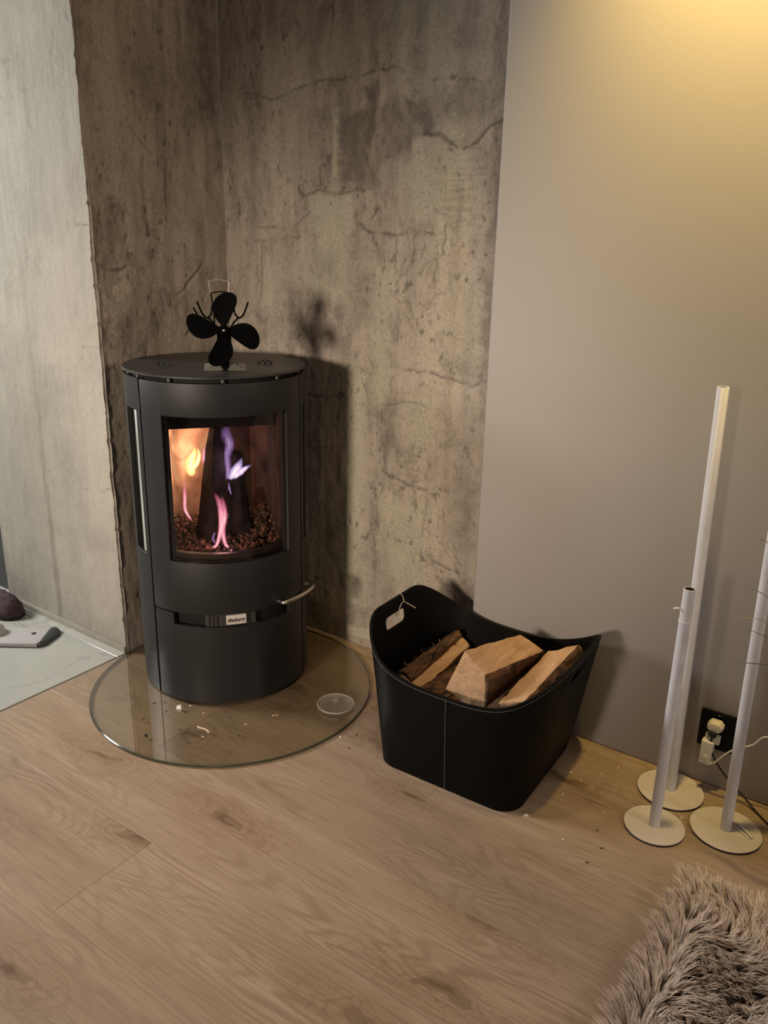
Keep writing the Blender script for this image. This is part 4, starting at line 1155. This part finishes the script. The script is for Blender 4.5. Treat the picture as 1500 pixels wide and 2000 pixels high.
blade(T(1362, 1297, 1.62), T(1500, 1300, 1.58), 'blade_green', 0.0040)
blade(T(1424, 1208, 1.60), T(1500, 1216, 1.58), 'blade_pale', 0.0026)
blade(T(1452, 1149, 1.60), T(1500, 1166, 1.58), 'blade_green', 0.0024)
blade(T(1484, 1056, 1.60), T(1512, 1070, 1.57), 'blade_green', 0.0024)
blade(T(1442, 1221, 1.61), T(1502, 1247, 1.58), 'blade_green', 0.0020)
for i in range(16):
    a = random.uniform(-1.2, 1.2); L_ = random.uniform(0.16, 0.30)
    blade((0.16 + math.cos(a) * L_ + 0.05, 1.66 + math.sin(a) * L_ * 0.6, random.uniform(0.4, 0.85)), (0.16 + math.cos(a) * L_ * 0.6 + 0.05, 1.66 + math.sin(a) * L_ * 0.4, random.uniform(0.6, 0.85)), 'blade_green' if i % 3 else 'blade_pale', 0.0035)

# ------------------------------------------------------------------ glass dish and crumbs on the hearth
dz = 0.0082
dish = thing('glass_dish', 'clear round glass dish with a small knob on the hearth plate', 'dish', (-1.246, 1.568, dz))
b = MB(); b.lathe([(0, 0.003), (0.040, 0.003), (0.047, 0.0075), (0.0515, 0.008), (0.053, 0.006), (0.050, 0.002), (0.042, 0.0), (0, 0.0)], (-1.246, 1.568, dz), 56); b.make('plate', M['dish_glass'], dish, smooth=25)
b = MB(); b.lathe([(0, 0.018), (0.006, 0.017), (0.009, 0.013), (0.006, 0.008), (0.007, 0.003)], (-1.252, 1.575, dz), 24); b.make('knob', M['dish_glass'], dish, smooth=60)
b = MB(); b.tube([(-1.246 + 0.0512 * math.cos(2 * PI * i / 64), 1.568 + 0.0512 * math.sin(2 * PI * i / 64), dz + 0.0085) for i in range(65)], 0.0014, 8, False); b.make('rim', M['dish_rim_glint'], dish)  # pale ring added as the highlight of the dish's edge

def crumb(name, label, cat, c, s, m, seed, group=None):
    rg = random.Random(seed); b = MB()
    a = rg.uniform(0, PI); vs = []
    for dx, dy, dz_ in ((-1, -0.7, 0), (1, -0.9, 0), (0.9, 1, 0), (-0.8, 0.8, 0), (-0.7, -0.5, 1), (0.8, -0.6, 0.8), (0.6, 0.7, 1), (-0.6, 0.6, 0.7)):
        x, y, z = dx * s[0] * rg.uniform(0.8, 1.1), dy * s[1] * rg.uniform(0.8, 1.1), dz_ * s[2]
        vs.append((c[0] + x * math.cos(a) - y * math.sin(a), c[1] + x * math.sin(a) + y * math.cos(a), c[2] + z))
    b.add(vs, [(3, 2, 1, 0), (4, 5, 6, 7), (0, 1, 5, 4), (1, 2, 6, 5), (2, 3, 7, 6), (3, 0, 4, 7)])
    return tag(b.make(name, M[m], None, smooth=0, origin=c), label, cat, group)
HZ_ = 0.0083
crumb('paper_scrap', 'crumpled white scrap on the hearth plate before the stove', 'scrap', (-1.585, 1.296, HZ_), (0.008, 0.006, 0.010), 'paper', 1)
crumb('coal_crumb', 'black coal crumb near the left rim of the hearth plate', 'crumb', (-1.550, 1.153, HZ_), (0.005, 0.004, 0.006), 'coal', 2)
b = MB(); b.tube(smooth_path([(-1.476, 1.262, HZ_ + 0.002), (-1.462, 1.262, HZ_ + 0.0028), (-1.448, 1.266, HZ_ + 0.0025), (-1.430, 1.262, HZ_ + 0.002)], 5), [0.0012] + [0.0020] * 13 + [0.0024, 0.0018], 6)
tag(b.make('twig', M['chip'], None), 'thin pale twig splinter on the hearth plate', 'twig')
G1 = 'wood crumbs on the hearth plate'
for i, (x, y) in enumerate(((-1.513, 1.319), (-1.346, 1.433), (-1.352, 1.426), (-1.382, 1.349), (-1.43, 1.24), (-1.57, 1.322))):
    crumb('wood_crumb', 'tiny pale wood crumb on the glass hearth plate', 'crumb', (x, y, HZ_), (0.0035, 0.002, 0.002), 'chip', 10 + i, G1)
for i, (x, y) in enumerate(((-1.60, 1.262), (-1.64, 1.292), (-1.44, 1.352), (-1.62, 1.20), (-1.36, 1.30), (-1.50, 1.225), (-1.66, 1.27))):
    crumb('bark_crumb', 'small dark bark crumb on the glass hearth plate', 'crumb', (x, y, HZ_), (0.0045, 0.0025, 0.0016), 'bark_chip', 30 + i, 'bark crumbs on the hearth plate')
crumb('wood_chip', 'largest pale wood chip on the floor between basket and tube stands', 'chip', (-0.504, 1.785, 0.0003), (0.009, 0.003, 0.003), 'chip', 50)
crumb('wood_chip', 'white chip at the front right foot of the basket', 'chip', (-0.612, 1.478, 0.0003), (0.007, 0.004, 0.004), 'paper', 51)
crumb('wood_chip', 'pale chip on the floor just outside the hearth plate rim', 'chip', (-1.148, 1.467, 0.0003), (0.003, 0.003, 0.003), 'paper', 52)
for i, (x, y, m) in enumerate(((-0.594, 1.697, 'paper'), (-0.574, 1.60, 'paper'), (-0.506, 1.719, 'chip'), (-0.53, 1.735, 'chip'), (-0.318, 1.688, 'paper'), (-0.51, 1.456, 'paper'), (-0.55, 1.76, 'chip'), (-0.47, 1.60, 'chip'), (-0.56, 1.68, 'chip'))):
    crumb('floor_chip', 'tiny pale wood chip on the floor around basket and tube stands', 'chip', (x, y, 0.0003), (0.0032, 0.002, 0.002), m, 60 + i, 'wood chips on the wooden floor')
for i, (x, y) in enumerate(((-0.431, 1.481), (-0.46, 1.53), (-0.44, 1.42), (-1.12, 1.50), (-1.10, 1.44), (-0.60, 1.80))):
    crumb('floor_bark_crumb', 'tiny dark bark crumb on the wooden floor', 'crumb', (x, y, 0.0003), (0.004, 0.002, 0.0015), 'bark_chip', 80 + i, 'bark crumbs on the wooden floor')

# ------------------------------------------------------------------ things on the hall tiles
noz = thing('floor_nozzle', 'flat light grey floor nozzle with a dark slanted end on the hall tiles', 'nozzle', (-2.40, 1.235, 0.002))
AX = Vector((0.815, 0.58, 0)).normalized(); AY = Vector((-0.58, 0.815, 0)).normalized()
O_ = Vector((-2.222, 1.272, 0.002))                    # front right corner of the flat top
def npt(a, c, z): return O_ + AX * a + AY * c + Vector((0, 0, z))
b = MB()
out = [(-0.42, -0.006), (-0.006, -0.006), (0.006, 0.0), (0.002, 0.112), (-0.42, 0.108)]
vs = [npt(a, c, 0.003) for a, c in out] + [npt(a, c, 0.013) for a, c in out] + [npt(a * 0.995 - 0.002, c * 0.9 + 0.006, 0.017) for a, c in out]
n = 5
b.add(vs, [tuple(range(n))[::-1], tuple(range(2 * n, 3 * n))] + [(k * n + i, k * n + (i + 1) % n, (k + 1) * n + (i + 1) % n, (k + 1) * n + i) for k in range(2) for i in range(n)])
b.make('nozzle_body', M['grey_plastic'], noz, bevel=0.003)
b = MB(); out2 = [(-0.002, -0.006), (0.022, 0.012), (0.038, 0.075), (0.034, 0.105), (0.024, 0.116), (0.0, 0.112)]
n = len(out2); vs = [npt(a, c, 0.0) for a, c in out2] + [npt(a * 0.9, c, 0.010) for a, c in out2] + [npt(a * 0.55, c, 0.016) for a, c in out2]
b.add(vs, [tuple(range(n))[::-1], tuple(range(2 * n, 3 * n))] + [(k * n + i, k * n + (i + 1) % n, (k + 1) * n + (i + 1) % n, (k + 1) * n + i) for k in range(2) for i in range(n)])
b.make('end_cap', M['dark_plastic'], noz, bevel=0.002)['label'] = 'dark slanted end cap'
b = MB(); b.box(npt(-0.21, 0.052, 0.001), (0.40, 0.10, 0.006), math.atan2(AX.y, AX.x)); b.make('sole', M['rubber'], noz)
b = MB(); b.lathe([(0, 0.0016), (0.0062, 0.0016), (0.0078, 0.0010), (0.0085, 0)], tuple(npt(-0.038, 0.062, 0.017)), 24); b.make('button', M['dark_plastic'], noz)
b = MB(); b.lathe([(0, 0.034), (0.016, 0.032), (0.028, 0.024), (0.034, 0.010), (0.036, 0)], tuple(npt(-0.165, 0.060, 0.015)), 28); b.make('swivel_joint', M['grey_plastic'], noz, smooth=60)

slp = thing('slipper', 'purple knitted slipper by the hall wall', 'slipper', (-2.56, 1.345, 0.002))
SX = Vector((0.80, 0.05, 0)).normalized(); SY = Vector((-SX.y, SX.x, 0))
toe = Vector((-2.452, 1.352, 0.002))
b = MB(); vs = []; fs = []; K = 18; Q = 16
for i in range(K + 1):
    t_ = i / K; a = -0.25 * t_; hw = 0.044 * math.sqrt(max(0.0, 1 - (1 - min(1, t_ * 4.2)) ** 2)) * (1 - 0.12 * t_) + 0.001; hh = (0.060 * math.sqrt(max(0.0, 1 - (1 - min(1, t_ * 3.2)) ** 2)) + 0.02 * t_) + 0.003
    for j in range(Q):
        q = 2 * PI * j / Q; s_, c_ = math.sin(q), math.cos(q)
        rel = 1 + 0.05 * math.sin(j * 2.4 + i * 1.9)
        vs.append(toe + SX * a + SY * hw * c_ * rel + Vector((0, 0, 0.012 + (hh * max(0, s_) * rel if s_ > 0 else 0.004 * s_))))
for i in range(K):
    for j in range(Q):
        k = (j + 1) % Q; fs.append((i * Q + j, i * Q + k, (i + 1) * Q + k, (i + 1) * Q + j))
fs.append(tuple(range(Q))[::-1]); fs.append(tuple(range(K * Q, (K + 1) * Q)))
b.add(vs, fs); b.make('knit_upper', M['purple'], slp, smooth=70)
b = MB(); vs = []
ol = []
for i in range(K + 1):
    t_ = i / K; ol.append((-0.25 * t_, 0.046 * math.sqrt(max(0.0, 1 - (1 - min(1, t_ * 4.2)) ** 2)) * (1 - 0.12 * t_) + 0.001))
full = [(a, h_) for a, h_ in ol] + [(a, -h_) for a, h_ in reversed(ol)]
n = len(full); vs = [toe + SX * a + SY * h_ + Vector((0, 0, z)) for z in (0.0, 0.010) for a, h_ in full]
b.add(vs, [tuple(range(n)), tuple(range(n, 2 * n))[::-1]] + [(i, (i + 1) % n, n + (i + 1) % n, n + i) for i in range(n)])
b.make('sole', M['rubber'], slp)

# ------------------------------------------------------------------ shaggy rug
RX0, RX1, RY0, RY1 = -0.245, 0.50, 0.62, 1.485
rug = thing('shaggy_rug', 'shaggy taupe long-pile rug lying on the wooden floor', 'rug', ((RX0 + RX1) / 2, (RY0 + RY1) / 2, 0))
b = MB(); b.box(((RX0 + RX1) / 2, (RY0 + RY1) / 2, 0.0045), (RX1 - RX0, RY1 - RY0, 0.008)); b.make('backing', M['backing'], rug, bevel=0.003)
def make_pile():
    rg = np.random.default_rng(3)
    sp = 0.0125
    gx, gy = np.meshgrid(np.arange(RX0, RX1, sp), np.arange(RY0, RY1, sp))
    cx = gx.ravel() + rg.uniform(-sp, sp, gx.size) * 0.6; cy = gy.ravel() + rg.uniform(-sp, sp, gx.size) * 0.6
    cx = np.clip(cx, RX0 + 0.002, RX1); cy = np.clip(cy, RY0, RY1 - 0.002)
    near = (cx < 0.12) & (cy > 0.80)
    nc = cx.size
    # lie of the pile: swirls, and outwards along the borders
    th = 2 * PI * fbm(cx * 7 + 3, cy * 7 + 1, 2) * 1.7 + rg.normal(0, 0.35, nc) + 1.6
    dx, dy = np.cos(th), np.sin(th)
    ex = np.clip(1 - (cx - RX0) / 0.05, 0, 1); ey = np.clip(1 - (RY1 - cy) / 0.05, 0, 1)
    dx = dx * (1 - 0.8 * np.maximum(ex, ey)) - ex * 1.1; dy = dy * (1 - 0.8 * np.maximum(ex, ey)) + ey * 1.1 + ex * 0.25
    nrm = np.hypot(dx, dy) + 1e-6; dx /= nrm; dy /= nrm
    lean = np.clip(0.75 + 0.5 * (fbm(cx * 12, cy * 12, 2) - 0.5) + 0.25 * np.maximum(ex, ey), 0.3, 1.2)
    Lc = rg.uniform(0.040, 0.062, nc)
    tone = 0.62 + 0.75 * fbm(cx * 9 + 5, cy * 9, 3) + rg.normal(0, 0.10, nc)
    m = np.where(near, 13, 5)
    ci = np.repeat(np.arange(nc), m); n = ci.size
    ox = cx[ci] + rg.normal(0, 0.0026, n); oy = cy[ci] + rg.normal(0, 0.0026, n)
    a = rg.normal(0, 0.17, n); ca, sa = np.cos(a), np.sin(a)
    ddx = dx[ci] * ca - dy[ci] * sa; ddy = dx[ci] * sa + dy[ci] * ca
    ln = lean[ci] + rg.normal(0, 0.12, n); L_ = Lc[ci] * rg.uniform(0.75, 1.1, n)
    K = 5; ts = np.linspace(0, 1, K)
    wid = np.where(near[ci], 0.00155, 0.0021)
    V = np.zeros((n, K, 2, 3)); sx, sy = -ddy, ddx
    conv = rg.normal(0, 0.0012, n)
    for k, t_ in enumerate(ts):
        hor = L_ * (ln * t_ ** 1.35 * 0.72); ver = 0.006 + L_ * (t_ * 0.82 - 0.36 * ln * t_ ** 2.0)
        ver = np.maximum(ver, 0.004 + 0.002 * t_)
        px = ox + ddx * hor + (cx[ci] - ox) * 0.8 * t_ + sx * conv * np.sin(t_ * 5); py = oy + ddy * hor + (cy[ci] - oy) * 0.8 * t_ + sy * conv * np.sin(t_ * 5)
        w = wid * (1 - 0.85 * t_ ** 2)
        for s, sg in enumerate((-1, 1)):
            V[:, k, s, 0] = px + sx * w * sg; V[:, k, s, 1] = py + sy * w * sg; V[:, k, s, 2] = ver
    base = (np.arange(n) * K * 2)[:, None, None]
    kk = np.arange(K - 1)[None, :, None] * 2
    F = base + kk + np.array([0, 1, 3, 2])[None, None, :]
    F = F.reshape(-1, 4)
    me = bpy.data.meshes.new('pile')
    me.vertices.add(n * K * 2); me.vertices.foreach_set('co', V.reshape(-1))
    me.loops.add(F.size); me.loops.foreach_set('vertex_index', F.reshape(-1).astype(np.int32))
    me.polygons.add(len(F)); me.polygons.foreach_set('loop_start', np.arange(0, F.size, 4, dtype=np.int32))
    me.update(calc_edges=True); me.shade_smooth()
    tn = np.clip(tone[ci] * rg.uniform(0.85, 1.15, n), 0.3, 1.6)
    c = np.zeros((n, K, 2, 4)); g_ = (0.45 + 0.55 * ts)[None, :, None] * tn[:, None, None]
    g_ = tn[:, None, None] * np.ones((1, K, 2))
    c[..., 0] = 0.61 * g_; c[..., 1] = 0.505 * g_; c[..., 2] = 0.435 * g_; c[..., 3] = 1
    ca_ = me.color_attributes.new('tone', 'FLOAT_COLOR', 'POINT'); ca_.data.foreach_set('color', c.reshape(-1))
    me.materials.append(M['fur'])
    o = link('pile', me, rug); o['kind'] = 'stuff'
make_pile()
